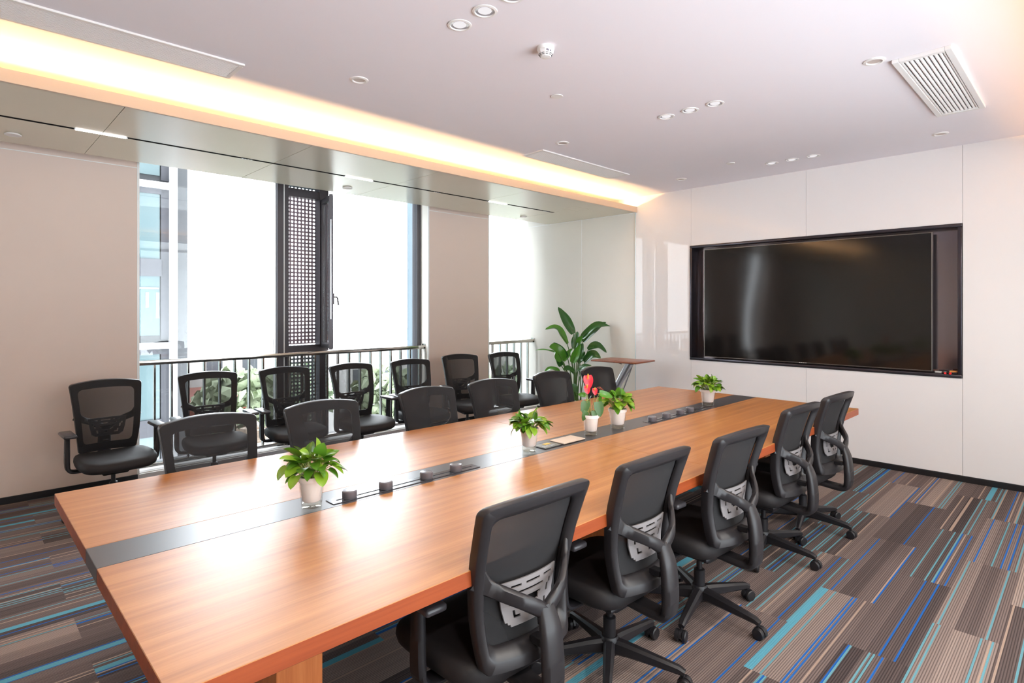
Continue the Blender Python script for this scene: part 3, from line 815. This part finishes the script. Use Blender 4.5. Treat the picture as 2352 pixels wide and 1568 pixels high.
def make_chair():
    root = thing('office_chair', '', 'chair')
    outer = rr_loop(-1, 1, 0, 1, .095, .04); inner = rr_loop(-.80, .80, .125, .90, .14, .06)
    # frame
    bm = new_bm(); rings = []
    for f, dy in ((.04, -.002), (0, .004), (0, .030), (.05, .036), (.50, .040), (.60, .038), (.92, .016), (1, .008), (1, 0.0)):
        rings.append([bm.verts.new(bsurf(a[0] + (b[0] - a[0]) * f, a[1] + (b[1] - a[1]) * f, dy)) for a, b in zip(outer, inner)])
    rings.append(rings[0]); ring_faces(bm, rings)
    link('back_frame', bm, M_chair, root, 50)
    # mesh
    bm = new_bm(); rings = []
    c0 = (0, .52)
    for f in (.015, .2, .4, .6, .8, .95):
        rings.append([bm.verts.new(bsurf(a[0] + (c0[0] - a[0]) * f, a[1] + (c0[1] - a[1]) * f, -.004)) for a in outer])
    ring_faces(bm, rings); bm.faces.new(rings[-1])
    link('back_mesh', bm, M_mesh, root, 60)
    # Y spine
    bm = new_bm()
    j = Vector((0, yb(.3) + .080, .598))
    for s in (-1, 1):
        p0 = bsurf(s * .93, .56, .018); p1 = bsurf(s * .78, .50, .034); p2 = bsurf(s * .40, .41, .078)
        sweep(bm, spline([p0, p1, p2, j + Vector((s * .012, .004, -.005)), j + Vector((0, .006, -.035))], 7), [.075, .05, .044, .05, .06], [.016, .022, .026, .03, .03], [(0, 0, 1), (0, .1, 1), (s * -.5, .1, 1), (s * -.8, 0, .6)], .3)
    sweep(bm, spline([j + Vector((0, .004, .012)), (0, .286, .54), (0, .296, .45), (0, .296, .375), (0, .286, .338), (0, .25, .324), (0, .12, .332), (0, .02, .342)], 7), [.06, .084, .088, .086, .082, .08, .09, .10], [.026, .036, .04, .04, .038, .036, .03, .026], (1, 0, 0), .3)
    link('spine', bm, M_chair, root, 45)
    # lumbar support: slotted plate
    rows = ['111111111111111111111111', '111111111111111111111111', '110000110000001100001111', '111111111111111111111111', '111111111111111111111111', '110111000000000000111011',
            '110111111111111111111011', '111011111111111111110111', '111011100000000001110111', '111011110000000011110111', '111111110000000011111111', '111111111000000111111111',
            '111101111111111111101111', '111101111100111111101111', '111100011100111110001111', '111111111111111111111111', '011111111111111111111110', '001111111111111111111100']
    bm = new_bm(); nr, nc = len(rows), len(rows[0])
    def lp(i, jn, dy):
        v = .49 - (.49 - .215) * i / nr
        hwid = .125 - .028 * (i / nr) ** 1.5
        x = (jn / nc * 2 - 1) * hwid
        p = bsurf(x / hw(v), v, dy); return p
    V = {}
    def gv(i, jn, k):
        if (i, jn, k) not in V: V[(i, jn, k)] = bm.verts.new(lp(i, jn, .012 + .005 * k))
        return V[(i, jn, k)]
    on = lambda i, jn: 0 <= i < nr and 0 <= jn < nc and rows[i][jn] == '1'
    for i in range(nr):
        for jn in range(nc):
            if not on(i, jn): continue
            for k in (0, 1): bm.faces.new([gv(i + a, jn + b, k) for a, b in ((0, 0), (1, 0), (1, 1), (0, 1))])
            for di, dj, e in ((-1, 0, ((0, 0), (0, 1))), (1, 0, ((1, 0), (1, 1))), (0, -1, ((0, 0), (1, 0))), (0, 1, ((0, 1), (1, 1)))):
                if not on(i + di, jn + dj):
                    (a, b), (c, d) = e
                    bm.faces.new((gv(i + a, jn + b, 0), gv(i + c, jn + d, 0), gv(i + c, jn + d, 1), gv(i + a, jn + b, 1)))
    o = link('lumbar_support', bm, M_lumbar, root); o['label'] = 'light grey slotted lumbar support'
    bm = new_bm(); p = bsurf(0, .12, .02)
    box(bm, p.x - .02, p.x + .02, p.y, p.y + .05, p.z - .012, p.z + .012, .004)
    link('lumbar_bracket', bm, M_chair2, root)
    # seat cushion
    bm = new_bm(); n = 44; rings = []
    def sect(sc, z, fd):
        ring = []
        for i in range(n):
            a = 2 * PI * i / n; e = .42
            x = .248 * math.copysign(abs(math.cos(a)) ** e, math.cos(a)); y = .238 * math.copysign(abs(math.sin(a)) ** e, math.sin(a))
            x *= sc * (1 - .05 * (y + .238) / .476 * 0 - .06 * max(0, y / .238)); y *= sc
            zz = z - fd * max(0, -y / .238 - .35) ** 2 * .055 - .012 * max(0, y / .238 - .4) + .012 * (abs(x) / .248) ** 2 * fd
            ring.append(bm.verts.new((x, y - .062, zz)))
        return ring
    for sc, z, fd in ((.80, .352, .4), (.90, .354, .5), (.975, .37, .6), (1.0, .392, .8), (.99, .414, 1), (.955, .430, 1), (.90, .437, 1), (.7, .436, 1), (.4, .433, 1), (.12, .432, 1)):
        rings.append(sect(sc, z, fd))
    ring_faces(bm, rings, True, True, True); link('seat', bm, M_seat, root, 60)
    bm = new_bm(); box(bm, -.17, .17, -.2, .14, .335, .354, .008); box(bm, -.085, .085, -.1, .1, .29, .336, .012); link('seat_mechanism', bm, M_chair2, root, 40)
    bm = new_bm(); tube(bm, [(.08, -.02, .315), (.2, -.03, .318), (.25, -.03, .312)], .007, 8); link('tilt_lever', bm, M_chair2, root, 40)
    # arms
    for s in (-1, 1):
        bm = new_bm()
        sweep(bm, spline([(s * .13, -.02, .343), (s * .24, -.02, .343), (s * .278, -.02, .362), (s * .286, -.02, .41), (s * .286, -.02, .50), (s * .286, -.02, .612)], 6), [.07, .07, .07, .068, .062, .058], [.018, .02, .026, .03, .03, .028], (0, 1, 0), .3)
        arm = link('armrest', bm, M_chair2, root, 45)
        bm = new_bm(); box(bm, s * .285 - .040, s * .285 + .040, -.155, .085, .606, .632, .011, 3); link('arm_pad', bm, M_pad, arm, 50)
    # column and star base
    bm = new_bm(); lathe(bm, [(.027, .10), (.027, .215), (.022, .218), (.0145, .219), (.0145, .30)], 24); link('gas_column', bm, M_chair2, root, 35)
    bm = new_bm(); lathe(bm, [(.036, .062), (.042, .075), (.042, .125), (.034, .138)], 24); link('base_hub', bm, M_chair2, root, 35)
    for k in range(5):
        bm = new_bm()
        sweep(bm, [Vector((.03, 0, .098)), Vector((.08, 0, .097)), Vector((.2, 0, .087)), Vector((.295, 0, .078)), Vector((.318, 0, .07))], [.05, .046, .038, .032, .026], [.065, .058, .044, .034, .026], (0, 1, 0), .25)
        leg = link('leg', bm, M_chair2, root, 40); leg.rotation_euler = (0, 0, 2 * PI * k / 5)
        bm = new_bm()
        lathe(bm, [(.007, .05), (.007, .066)], 10, (.312, 0, 0))
        for s in (-1, 1):
            prof = [(.006, s * .006), (.024, s * .006), (.0275, s * .010), (.0275, s * .022), (.024, s * .026), (.008, s * .027)]
            if s < 0: prof = prof[::-1]
            lathe(bm, prof, 20, (.318, 0, .0275), axis='Y')
        r_ = []
        for y in (-.0055, .0055):
            r_.append([bm.verts.new((.318 + .030 * math.cos(a), y, .0275 + .030 * math.sin(a))) for a in [PI * i / 8 for i in range(9)]])
        ring_faces(bm, r_, True, True, True)
        link('caster', bm, M_chair2, leg, 40)
    return root
chair0 = make_chair(); chair_used = False
def place_chair(bx, by, deg, near, base, label, group):
    """bx, by: middle of the top of the backrest"""
    global chair_used
    o = chair0 if not chair_used else copy_tree(chair0)
    chair_used = True
    rz = R(deg + (180 if near else 0))
    off = .222
    o.location = (bx + math.sin(rz) * off, by - math.cos(rz) * off, 0)
    o.rotation_euler = (0, 0, rz)
    i = 0
    for ch in o.children:
        if ch.name.startswith('leg'):
            ch.rotation_euler = (0, 0, R(base + 72 * i) - rz); i += 1
    o['label'] = label; o['group'] = group
G1, G2, G3 = 'chairs on the near side of the table', 'chairs on the far side of the table', 'chairs lined up along the windows'
near = ((1.34, 1.26, -1.6, -10), (2.02, 1.25, -1.6, -2), (2.71, 1.20, -3.5, -95), (3.66, 1.26, -2.7, -95), (4.32, 1.25, -3.2, -95))
nl = ('nearest the camera', 'second from the camera', 'middle one of its row of five', 'fourth from the camera', 'farthest from the camera')
for (x, y, a, b), l in zip(near, nl):
    place_chair(x, y, a, True, b, 'black office chair on the near table side, ' + l, G1)
far = ((.98, 3.28, 0, 20), (1.62, 3.30, 1.4, 50), (2.43, 3.34, 1.2, 5), (3.08, 3.36, -3.9, 33), (3.83, 3.40, 1.5, 60), (4.45, 3.37, 1.1, 10))
fl = ('largest and leftmost', 'second from left, behind the nearest potted plant', 'third from left', 'fourth from left, behind the second potted plant', 'second from right, in front of the tall plant', 'rightmost, behind the red flower')
for (x, y, a, b), l in zip(far, fl):
    place_chair(x, y, a, False, b, 'black mesh chair back across the table, ' + l, G2)
win = ((.885, 5.49, 2, 58), (1.64, 5.53, -4.7, 40), (2.30, 5.47, -4.1, 58), (2.94, 5.36, -.5, 20), (3.65, 5.34, -7.5, 48), (4.47, 5.48, -15.7, 55), (5.10, 5.36, -7.5, 30))
wl = ('leftmost, standing against the beige wall', 'second from left', 'in front of the dark window mullion', 'just right of the open window sash', 'before the right end of the long railing', 'in front of the beige pier', 'rightmost, in front of the narrow window')
for (x, y, a, b), l in zip(win, wl):
    place_chair(x, y, a, False, b, 'black mesh chair in the window row, ' + l, G3)

# ------------------------------------------------------------------ plants
def leaf(bm, base, d, up, L, W, droop=.35, fold=.25, kind='heart', nseg=9, mi=0, curl=0.0):
    """blade from base along d (bends down by droop), up = upper face"""
    d = d.normalized(); side = d.cross(up).normalized(); up = side.cross(d).normalized()
    rows = []
    p = base.copy(); dirv = d.copy()
    for i in range(nseg + 1):
        t = i / nseg
        if kind == 'heart':
            w = W * (1.0 * (math.sin(PI * min(1, t * .93 + .07) ** .62)) ** .9) * (1 if t < .98 else 0)
            w = W * max(0, (1 - t) ** .75 * (t + .12) ** .45 * 1.62)
        elif kind == 'lance':
            w = W * max(0, math.sin(PI * (t * .96 + .04) ** .8)) ** .85
        else:   # paddle
            w = W * max(0, (math.sin(PI * (t * .95 + .05) ** .72))) ** .6
        rows.append((p.copy(), w, up.copy()))
        ang = -droop / nseg
        rot = Matrix.Rotation(ang, 3, side)
        dirv = rot @ dirv; up = rot @ up
        p = p + dirv * (L / nseg)
    prev = None
    for p, w, u in rows:
        f = fold * w
        wav = curl * w
        r = [bm.verts.new(p - side * w + u * (f + wav)), bm.verts.new(p - side * w * .5 + u * f * .35), bm.verts.new(p), bm.verts.new(p + side * w * .5 + u * f * .35), bm.verts.new(p + side * w + u * (f - wav))]
        if prev:
            for a in range(4):
                q = bm.faces.new((prev[a], prev[a + 1], r[a + 1], r[a])); q.material_index = mi
        prev = r

def potted(name, label, x, y, seed, s=1.0, kind='pothos', cat='plant', cup_h=.105, soil_top=True, water=True, squat=1.0, wr=1.0):
    rnd = random.Random(seed)
    t = thing(name, label, cat, (x, y, TZ), 0, None)
    r0, r1, H = .036 * s * wr, .0475 * s * wr, .125 * s
    ib = .028 * s                                            # inner pot floats above the cup bottom
    bm = new_bm(); lathe(bm, [(r0 * .9, ib), (r0 * .98, ib + .004), (r1 * .93, H - .02 * s), (r1 * 1.06, H - .018 * s), (r1 * 1.09, H), (r1 * 1.0, H + .001), (r1 * .96, H - .012 * s)], 36, cap1=False); link('white_pot', bm, M_pot, t, 35)
    bm = new_bm(); lathe(bm, [(r0 * .95, 0), (r0 * 1.04, .003), (r1 * 1.0, H - .02 * s)], 36, cap1=False); link('clear_cup', bm, M_cup, t, 35)
    if water:
        bm = new_bm(); lathe(bm, [(r0 * .92, .004), (r0 * 1.0, .006), (r0 * 1.04, .022 * s)], 30); link('water', bm, M_water, t, 35)
    bm = new_bm(); lathe(bm, [(r1 * .94, H - .016 * s), (r1 * .6, H - .008 * s), (.004, H - .005 * s)], 24, cap0=False); link('soil', bm, M_soil, t, 60)
    fb = new_bm(); sb = new_bm()
    if kind == 'pothos':
        N = 58
        for i in range(N):
            a = i * 2.39996 + rnd.uniform(-.4, .4)
            q = (i + .5) / N
            ring = math.sqrt(q)
            o = Vector((math.cos(a) * r1 * .6 * ring, math.sin(a) * r1 * .6 * ring, H - .008))
            rad = (.012 + .066 * ring) * s * rnd.uniform(.75, 1.15); hgt = (.026 + .046 * (1 - q) ** .8 + rnd.uniform(-.012, .014)) * s * squat
            e = Vector((math.cos(a) * rad, math.sin(a) * rad, H + hgt))
            tube(sb, spline([o, o.lerp(e, .55) + Vector((0, 0, .008)), e], 3), .0014 * s, 5)
            elev = R(68 - 92 * q ** .7 + rnd.uniform(-16, 16))
            aa = a + rnd.uniform(-.5, .5)
            dl = Vector((math.cos(aa) * math.cos(elev), math.sin(aa) * math.cos(elev), math.sin(elev)))
            upv = Vector((math.cos(aa) * .6, math.sin(aa) * .6, 1)) + Vector((rnd.uniform(-.35, .35), rnd.uniform(-.35, .35), 0))
            leaf(fb, e, dl, upv, (.050 + .024 * rnd.random()) * s, (.022 + .010 * rnd.random()) * s, rnd.uniform(.3, .9), .2, 'heart', 8, 1 if rnd.random() < .4 else 0, rnd.uniform(-.1, .1))
        link('foliage', fb, None, t, 60, [M_leaf, M_leaf2]); link('stems', sb, M_stem, t, 60)
    return t, fb, sb, H, r1
potted('potted_pothos', 'leafy green pothos in a white pot nearest the camera on the table', 1.025, 2.183, 11, 1.02)
potted('potted_pothos', 'green pothos in a white pot beside the open beige outlet lid', 2.290, 2.205, 23, 1.02, squat=.62)
potted('potted_pothos', 'green pothos in a white pot right of the red anthurium', 3.135, 2.213, 37, 1.04, wr=1.14)
potted('potted_pothos', 'green pothos in a white pot farthest away on the table by the screen wall', 4.40, 2.222, 58, 1.04, squat=.85, wr=1.16)
# anthurium
rnd = random.Random(5)
t, fb, sb, H, r1 = potted('potted_anthurium', 'red flowering anthurium in a white pot standing in the middle of the table', 2.845, 2.207, 3, 1.03, kind='anth')
VR = Vector((.7147, -.6994, 0)); VD = Vector((.6994, .7147, 0)); UP = Vector((0, 0, 1))
def P3(l, z, d=0.0): return VR * l + VD * d + UP * z
specs = [  # stem base lateral, leaf base (lateral, height, depth), direction (lateral, up, depth), length, width, droop
    ((-.012), (-.030, .215, -.01), (-.25, -.9, -.35), .085, .034, .3, 1), ((.010), (.040, .212, -.02), (.15, -.95, -.3), .095, .036, .3, 1),
    ((.0), (.012, .158, -.03), (.2, -.9, -.3), .055, .021, .3, 1), ((-.01), (-.032, .155, -.03), (-.35, -.85, -.2), .065, .022, .4, 1),
    ((.012), (.052, .262, .0), (.9, -.2, .1), .105, .026, .5, 0), ((.0), (-.03, .246, .02), (-.9, .15, .1), .05, .018, .5, 0),
    ((.01), (.055, .225, .05), (.5, -.5, .6), .08, .03, .5, 0), ((-.01), (-.03, .17, -.02), (-.9, -.2, 0), .04, .012, .3, 0), ((0), (.0, .22, .05), (-.2, -.3, .9), .08, .032, .6, 1)]
for b0, lb, dr, L_, W_, dp, mi in specs:
    o = P3(b0, H - .008); e = P3(*lb)
    tube(sb, spline([o, o.lerp(e, .55) + UP * .015, e], 5), .0017, 6)
    d_ = P3(dr[0], dr[1], dr[2]); leaf(fb, e, d_, UP * .5 - VD * .9, L_, W_, dp, .18, 'heart', 9, mi)
link('foliage', fb, None, t, 60, [M_leafm, leaf_mat('anthurium dark leaf', srgb(74, 112, 62), .35)])
red = [((-.022, .335, -.01), .085, .036), ((-.03, .288, -.03), .055, .024), ((.022, .272, .0), .045, .02)]
for (l, z, d), L_, W_ in red:
    o = P3(-.004, H - .008); e = P3(l, z, d)
    tube(sb, spline([o, o.lerp(e, .6) + P3(l * .3, 0), e], 6), .0017, 6)
    bm = new_bm(); leaf(bm, e + UP * L_ * .45, P3(.12, -1, -.35), UP * .25 - VD, L_, W_, .35, .12, 'heart', 9); sp = link('flower', bm, M_red, t, 60)
    bm = new_bm(); tube(bm, [e + UP * L_ * .2 - VD * .006, e + UP * L_ * .4 - VD * .02, e + UP * L_ * .58 - VD * .026], .0035, 8); link('spadix', bm, M_yellow, sp, 60)
bm = new_bm()
for l, z, d in ((.042, .292, .02), (.052, .285, .02), (.06, .276, .03), (.03, .255, 0)):
    leaf(bm, P3(l, z, d), P3(.5, .3, -.4), UP, .028, .008, .5, .3, 'lance', 6)
link('bud', bm, M_orange, t, 60)
link('stems', sb, M_stem, t, 60)

# tall bird-of-paradise in the corner
PX, PY = 5.93, 4.83
t = thing('potted_strelitzia', 'tall broad-leaved green plant in a white pot in the far window corner', 'plant', (PX, PY, 0))
bm = new_bm(); lathe(bm, [(.10, 0), (.115, .01), (.15, .30), (.155, .33), (.146, .335), (.14, .30)], 40, cap1=False); link('white_pot', bm, M_pot, t, 35)
bm = new_bm(); lathe(bm, [(.143, .305), (.08, .312), (.01, .315)], 24, cap0=False); link('soil', bm, M_soil, t, 60)
def C(x, y, d=0.0):  # figures read off the plant: lateral / height / depth
    return P3((x - 716) / 1164., 1.637 - (y + 3) / 1164., d)
fb = new_bm(); sb = new_bm()
S = [  # base, tip, bow (px up), width, depth base, depth tip, material, roll
    ((660, 510), (432, 95), 15, .046, .02, .10, 0, .5), ((560, 668), (215, 437), 120, .058, -.05, -.15, 1, .3), ((800, 580), (1252, 395), 95, .05, .05, .10, 0, .4), ((820, 640), (1205, 333), 45, .05, .10, .20, 0, .5),
    ((682, 745), (735, 475), 10, .042, .05, .08, 0, .7), ((730, 650), (785, 540), 5, .03, -.05, -.1, 1, .6), ((475, 905), (272, 695), 60, .062, -.12, -.2, 1, .5), ((560, 860), (343, 635), 20, .03, -.05, -.1, 0, .8),
    ((400, 800), (65, 766), 22, .02, .0, .05, 1, .2), ((625, 935), (742, 655), 5, .038, -.15, -.22, 1, .8), ((755, 905), (800, 648), 10, .070, -.05, -.10, 0, .3), ((890, 760), (1183, 803), 80, .05, .03, .05, 0, .4),
    ((820, 945), (1055, 870), 75, .058, -.08, -.15, 0, .4), ((640, 1080), (472, 1030), 35, .036, -.2, -.28, 0, .5), ((695, 1060), (897, 965), 25, .03, -.2, -.28, 0, .4), ((470, 995), (372, 880), 15, .032, -.05, -.1, 0, .6),
    ((450, 1120), (210, 1110), 60, .04, .05, .05, 1, .3), ((520, 940), (665, 745), 15, .03, .08, .15, 1, .6), ((600, 1300), (690, 1380), 20, .04, -.15, -.2, 0, .6), ((740, 960), (850, 790), 5, .034, .05, .1, 0, .7)]
for (bx_, by_), (tx_, ty_), bow, W_, d0, d1, mi, roll in S:
    b = C(bx_, by_, d0); e = C(tx_, ty_, d1)
    mid = b.lerp(e, .5) + UP * (bow / 1164.)
    pts = spline([b, mid, e], 8)
    L_ = len(pts) - 1; prev = None
    for i, p in enumerate(pts):
        T = (pts[min(i + 1, L_)] - pts[max(i - 1, 0)]).normalized()
        facing = (UP * (1 - roll) - VD * roll - VR * .15)
        sd = T.cross(facing)
        sd = sd.normalized() if sd.length > .05 else T.cross(VD).normalized()
        nn = sd.cross(T)
        tt = i / L_
        w = 1.35 * W_ * max(.0, math.sin(PI * (tt * .955 + .045) ** .70)) ** .62
        wv = .15 * w * math.sin(tt * 9 + bx_)
        r_ = [fb.verts.new(p - sd * w + nn * (w * .38 + wv)), fb.verts.new(p - sd * w * .5 + nn * w * .12), fb.verts.new(p), fb.verts.new(p + sd * w * .5 + nn * w * .12), fb.verts.new(p + sd * w + nn * (w * .38 - wv))]
        if prev:
            for a in range(4):
                q = fb.faces.new((prev[a], prev[a + 1], r_[a + 1], r_[a])); q.material_index = mi
        prev = r_
    o = P3(random.uniform(-.05, .05), .30, random.uniform(-.05, .05))
    tube(sb, spline([o, o.lerp(b, .55) + UP * .05, b, pts[5]], 6), .0075, 8, r1=.004)
link('foliage', fb, None, t, 60, [M_leafd, M_leafm]); link('stems', sb, M_stemd, t, 60)

# ------------------------------------------------------------------ side table in the corner
t = thing('side_table', 'small walnut topped side table on a slanted chrome leg by the far wall', 'table', (5.92, 4.1, 0), R(4))
bm = new_bm(); box(bm, -.235, .235, -.315, .315, .882, .902, .009, 3); link('table_top', bm, M_walnut, t, 40)
bm = new_bm(); box(bm, -.16, .10, .02, .026, .9018, .9026); link('cable_slot', bm, M_dark, t)
bm = new_bm(); sweep(bm, [Vector((.0, -.10, .87)), Vector((.0, .05, .62)), Vector((0, .20, .34))], [.11, .10, .09], [.07, .065, .06], (1, 0, 0), .25); link('slanted_arm', bm, M_alu, t, 40)
bm = new_bm(); tube(bm, [(.04, -.11, .83), (.04, .02, .52), (.04, .10, .34)], .007, 10); link('gas_strut', bm, M_alu, t, 40)
bm = new_bm(); box(bm, -.05, .05, -.15, -.05, .862, .883, .004); tube(bm, [(-.06, -.02, .855), (-.06, .06, .875)], .005, 8); link('hinge_bracket', bm, M_chrome, t)
bm = new_bm(); sweep(bm, [Vector((0, .20, .36)), Vector((0, .21, .2)), Vector((0, .2, .08))], [.06, .06, .06], [.05, .05, .05], (1, 0, 0), .3); link('post', bm, M_chrome, t, 40)
bm = new_bm()
for s in (-1, 1):
    sweep(bm, [Vector((0, .2, .07)), Vector((s * .18, .1, .055)), Vector((s * .22, -.22, .05))], [.05, .045, .04], [.03, .026, .024], (0, 1, .2), .3)
link('foot', bm, M_chrome, t, 40)
for x, y in ((-.22, -.22), (.22, -.22), (-.16, .12), (.16, .12)):
    bm = new_bm(); lathe(bm, [(.006, -.012), (.022, -.011), (.025, -.006), (.025, .006), (.022, .011), (.006, .012)], 18, (x, y, .025), axis='X'); lathe(bm, [(.006, .02), (.006, .052)], 8, (x, y, 0)); link('caster', bm, M_dark, t, 40)

# ------------------------------------------------------------------ recessed screen
ncx, ncz = (NY0 + NY1) / 2, (NZ0 + NZ1) / 2
t = thing('display_recess', 'black framed recess built into the white glass wall around the screen', 'wall recess', (XG, ncx, ncz))
hy_, hz_ = (NY1 - NY0) / 2, (NZ1 - NZ0) / 2
bm = new_bm(); f = .032
for a in ((-hy_, hy_, hz_ - f, hz_), (-hy_, hy_, -hz_, -hz_ + f), (-hy_, -hy_ + f, -hz_ + f, hz_ - f), (hy_ - f, hy_, -hz_ + f, hz_ - f)):
    box(bm, -.012, .16, a[0], a[1], a[2], a[3], .006, 2)
link('frame', bm, M_nicheframe, t, 40)
bm = new_bm(); box(bm, .13, .15, -hy_ + f, hy_ - f, -hz_ + f, hz_ - f); link('back_panel', bm, M_niche, t)
SYa, SYb, SZa, SZb = 1.066, 3.285, .962, 2.232
t = thing('television', 'very large dark flat screen mounted inside the black wall recess', 'television', (XG, (SYa + SYb) / 2, (SZa + SZb) / 2))
hy_, hz_ = (SYb - SYa) / 2, (SZb - SZa) / 2
bm = new_bm(); box(bm, .0, .05, -hy_, hy_, -hz_, hz_, .003); box(bm, .05, .135, -hy_ * .9, hy_ * .9, -hz_ * .8, hz_ * .8); link('body', bm, M_nicheframe, t)
bm = new_bm(); e = .006
for a in ((-hy_, hy_, hz_ - e, hz_), (-hy_, hy_, -hz_, -hz_ + e), (-hy_, -hy_ + e, -hz_, hz_), (hy_ - e, hy_, -hz_, hz_)):
    box(bm, -.006, .002, *a, .001)
link('bezel', bm, M_bezel, t)
bm = new_bm()
nx_, nz_ = 24, 14
V = [[bm.verts.new((-.003 + .0012 * math.sin(i * .55) * math.sin(j * .33 + .4), -hy_ + e + (2 * hy_ - 2 * e) * i / nx_, -hz_ + e + (2 * hz_ - 2 * e) * j / nz_)) for j in range(nz_ + 1)] for i in range(nx_ + 1)]
for i in range(nx_):
    for j in range(nz_): bm.faces.new((V[i][j], V[i + 1][j], V[i + 1][j + 1], V[i][j + 1]))
link('screen', bm, M_screen, t, 60)
bm = new_bm()
for i in range(4): box(bm, -.0075, -.0055, .04 - i * .02 - .013, .04 - i * .02, -hz_ + .001, -hz_ + .005)
link('maker_mark', bm, M_trim, t)
# pens lying in the recess
def marker(y, cap, label, ang=0, z=0.0):
    t = thing('marker_pen', label, 'marker', (XG + .035, y, NZ0 + .032 + .009 + z), R(ang), 'marker pens in the recess')
    bm = new_bm(); lathe(bm, [(.0085, -.06), (.0085, .03)], 16, axis='X'); link('barrel', bm, M_white, t, 30)
    bm = new_bm(); lathe(bm, [(.0092, -.075), (.0095, -.035)], 16, axis='X'); o = link('cap', bm, cap, t, 30)
M_rcap = pmat('red cap', srgb(225, 30, 34), .35)
marker(1.025, M_dark, 'white marker with black cap nearest the screen edge', 60)
marker(.998, M_dark, 'white marker with black cap second from the screen edge', 75)
marker(.978, M_rcap, 'marker with red cap left of the other red one', 10)
marker(.955, M_dark, 'marker with black cap between the two red caps', 70)
marker(.935, M_rcap, 'marker with red cap next to the blue eraser', 5)
bm = new_bm(); box(bm, -.025, .025, -.028, .028, 0, .014, .003); box(bm, -.025, .025, -.028, .028, .014, .03, .003, mi=1)
o = link('board_eraser', bm, None, None, None, [pmat('felt blue', srgb(70, 105, 150), .8), pmat('eraser orange', srgb(200, 130, 60), .6)])
o.location = (XG + .04, .915, NZ0 + .0325); tag(o, 'blue and orange board eraser in the lower right corner of the recess', 'eraser')

# ------------------------------------------------------------------ light
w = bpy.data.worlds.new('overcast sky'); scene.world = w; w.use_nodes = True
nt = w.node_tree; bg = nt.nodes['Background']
# bright overcast beyond the windows (+Y), dimmer sky behind, with a glow added below its horizon to fill the ceiling
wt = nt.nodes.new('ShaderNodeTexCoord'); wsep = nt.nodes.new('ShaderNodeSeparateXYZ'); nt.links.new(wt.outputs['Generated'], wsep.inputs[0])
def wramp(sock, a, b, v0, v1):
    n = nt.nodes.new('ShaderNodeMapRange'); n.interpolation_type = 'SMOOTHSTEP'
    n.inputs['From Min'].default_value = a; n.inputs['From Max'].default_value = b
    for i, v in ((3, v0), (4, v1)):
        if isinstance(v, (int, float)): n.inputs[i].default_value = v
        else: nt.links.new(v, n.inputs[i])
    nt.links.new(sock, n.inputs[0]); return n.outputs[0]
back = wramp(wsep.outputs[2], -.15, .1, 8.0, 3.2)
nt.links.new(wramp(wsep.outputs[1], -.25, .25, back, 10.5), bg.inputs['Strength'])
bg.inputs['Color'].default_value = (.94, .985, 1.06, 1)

def area(name, loc, sx, sy, power, col, rot=(0, 0, 0), spread=180):
    l = bpy.data.lights.new(name, 'AREA'); l.shape = 'RECTANGLE'; l.size = sx; l.size_y = sy
    l.energy = power; l.color = col; l.spread = R(spread)
    o = bpy.data.objects.new(name, l); COL.objects.link(o); o.location = loc; o.rotation_euler = rot
    return o
WARM = (1.0, .61, .27)
Lx = XW - XB - .1
area('cove_strip_light', ((XW + XB) / 2, 4.40, 2.812), Lx, .012, 80, WARM, (R(-128), 0, 0))
area('cove_strip_light', ((XW + XB) / 2, -.115, 2.8265), Lx, .012, 30, (1.0, .50, .16), (R(120), 0, 0))
def spot(x, y, p):
    l = bpy.data.lights.new('downlight_beam', 'AREA'); l.shape = 'DISK'; l.size = .06; l.energy = p; l.color = (1, .93, .90); l.spread = R(150)
    o = bpy.data.objects.new('downlight_beam', l); COL.objects.link(o); o.location = (x, y, ZC - .012)
for x in (1.86, 3.863):
    spot(x, 2.09, 4)
# unseen lights added under the camera-side soffit as front fill
for x in (.0, 2.0, 4.0):
    area('front_fill_light', (x, -.75, ZS - .01), .3, .03, 26, (1, .93, .88))

# ------------------------------------------------------------------ camera
cam = bpy.data.cameras.new('camera'); co = bpy.data.objects.new('camera', cam); COL.objects.link(co)
cam.sensor_width = 36.0; cam.lens = 1319.5 * 36 / 2352; cam.shift_y = -77 / 2352; cam.clip_start = .05; cam.clip_end = 500
co.location = (0, 0, 1.54); co.rotation_euler = (PI / 2, 0, R(45.6207 - 90))
scene.camera = co
vs = scene.view_settings
vs.view_transform = 'Standard'; vs.look = 'None'; vs.gamma = 1.0; vs.exposure = 0.58; vs.use_curve_mapping = False
try:
    scene.cycles.use_denoising = True
    scene.cycles.max_bounces = 10; scene.cycles.diffuse_bounces = 5; scene.cycles.transparent_max_bounces = 16
    scene.cycles.sample_clamp_indirect = 8.0
    scene.cycles.caustics_reflective = False; scene.cycles.caustics_refractive = False
except Exception:
    pass
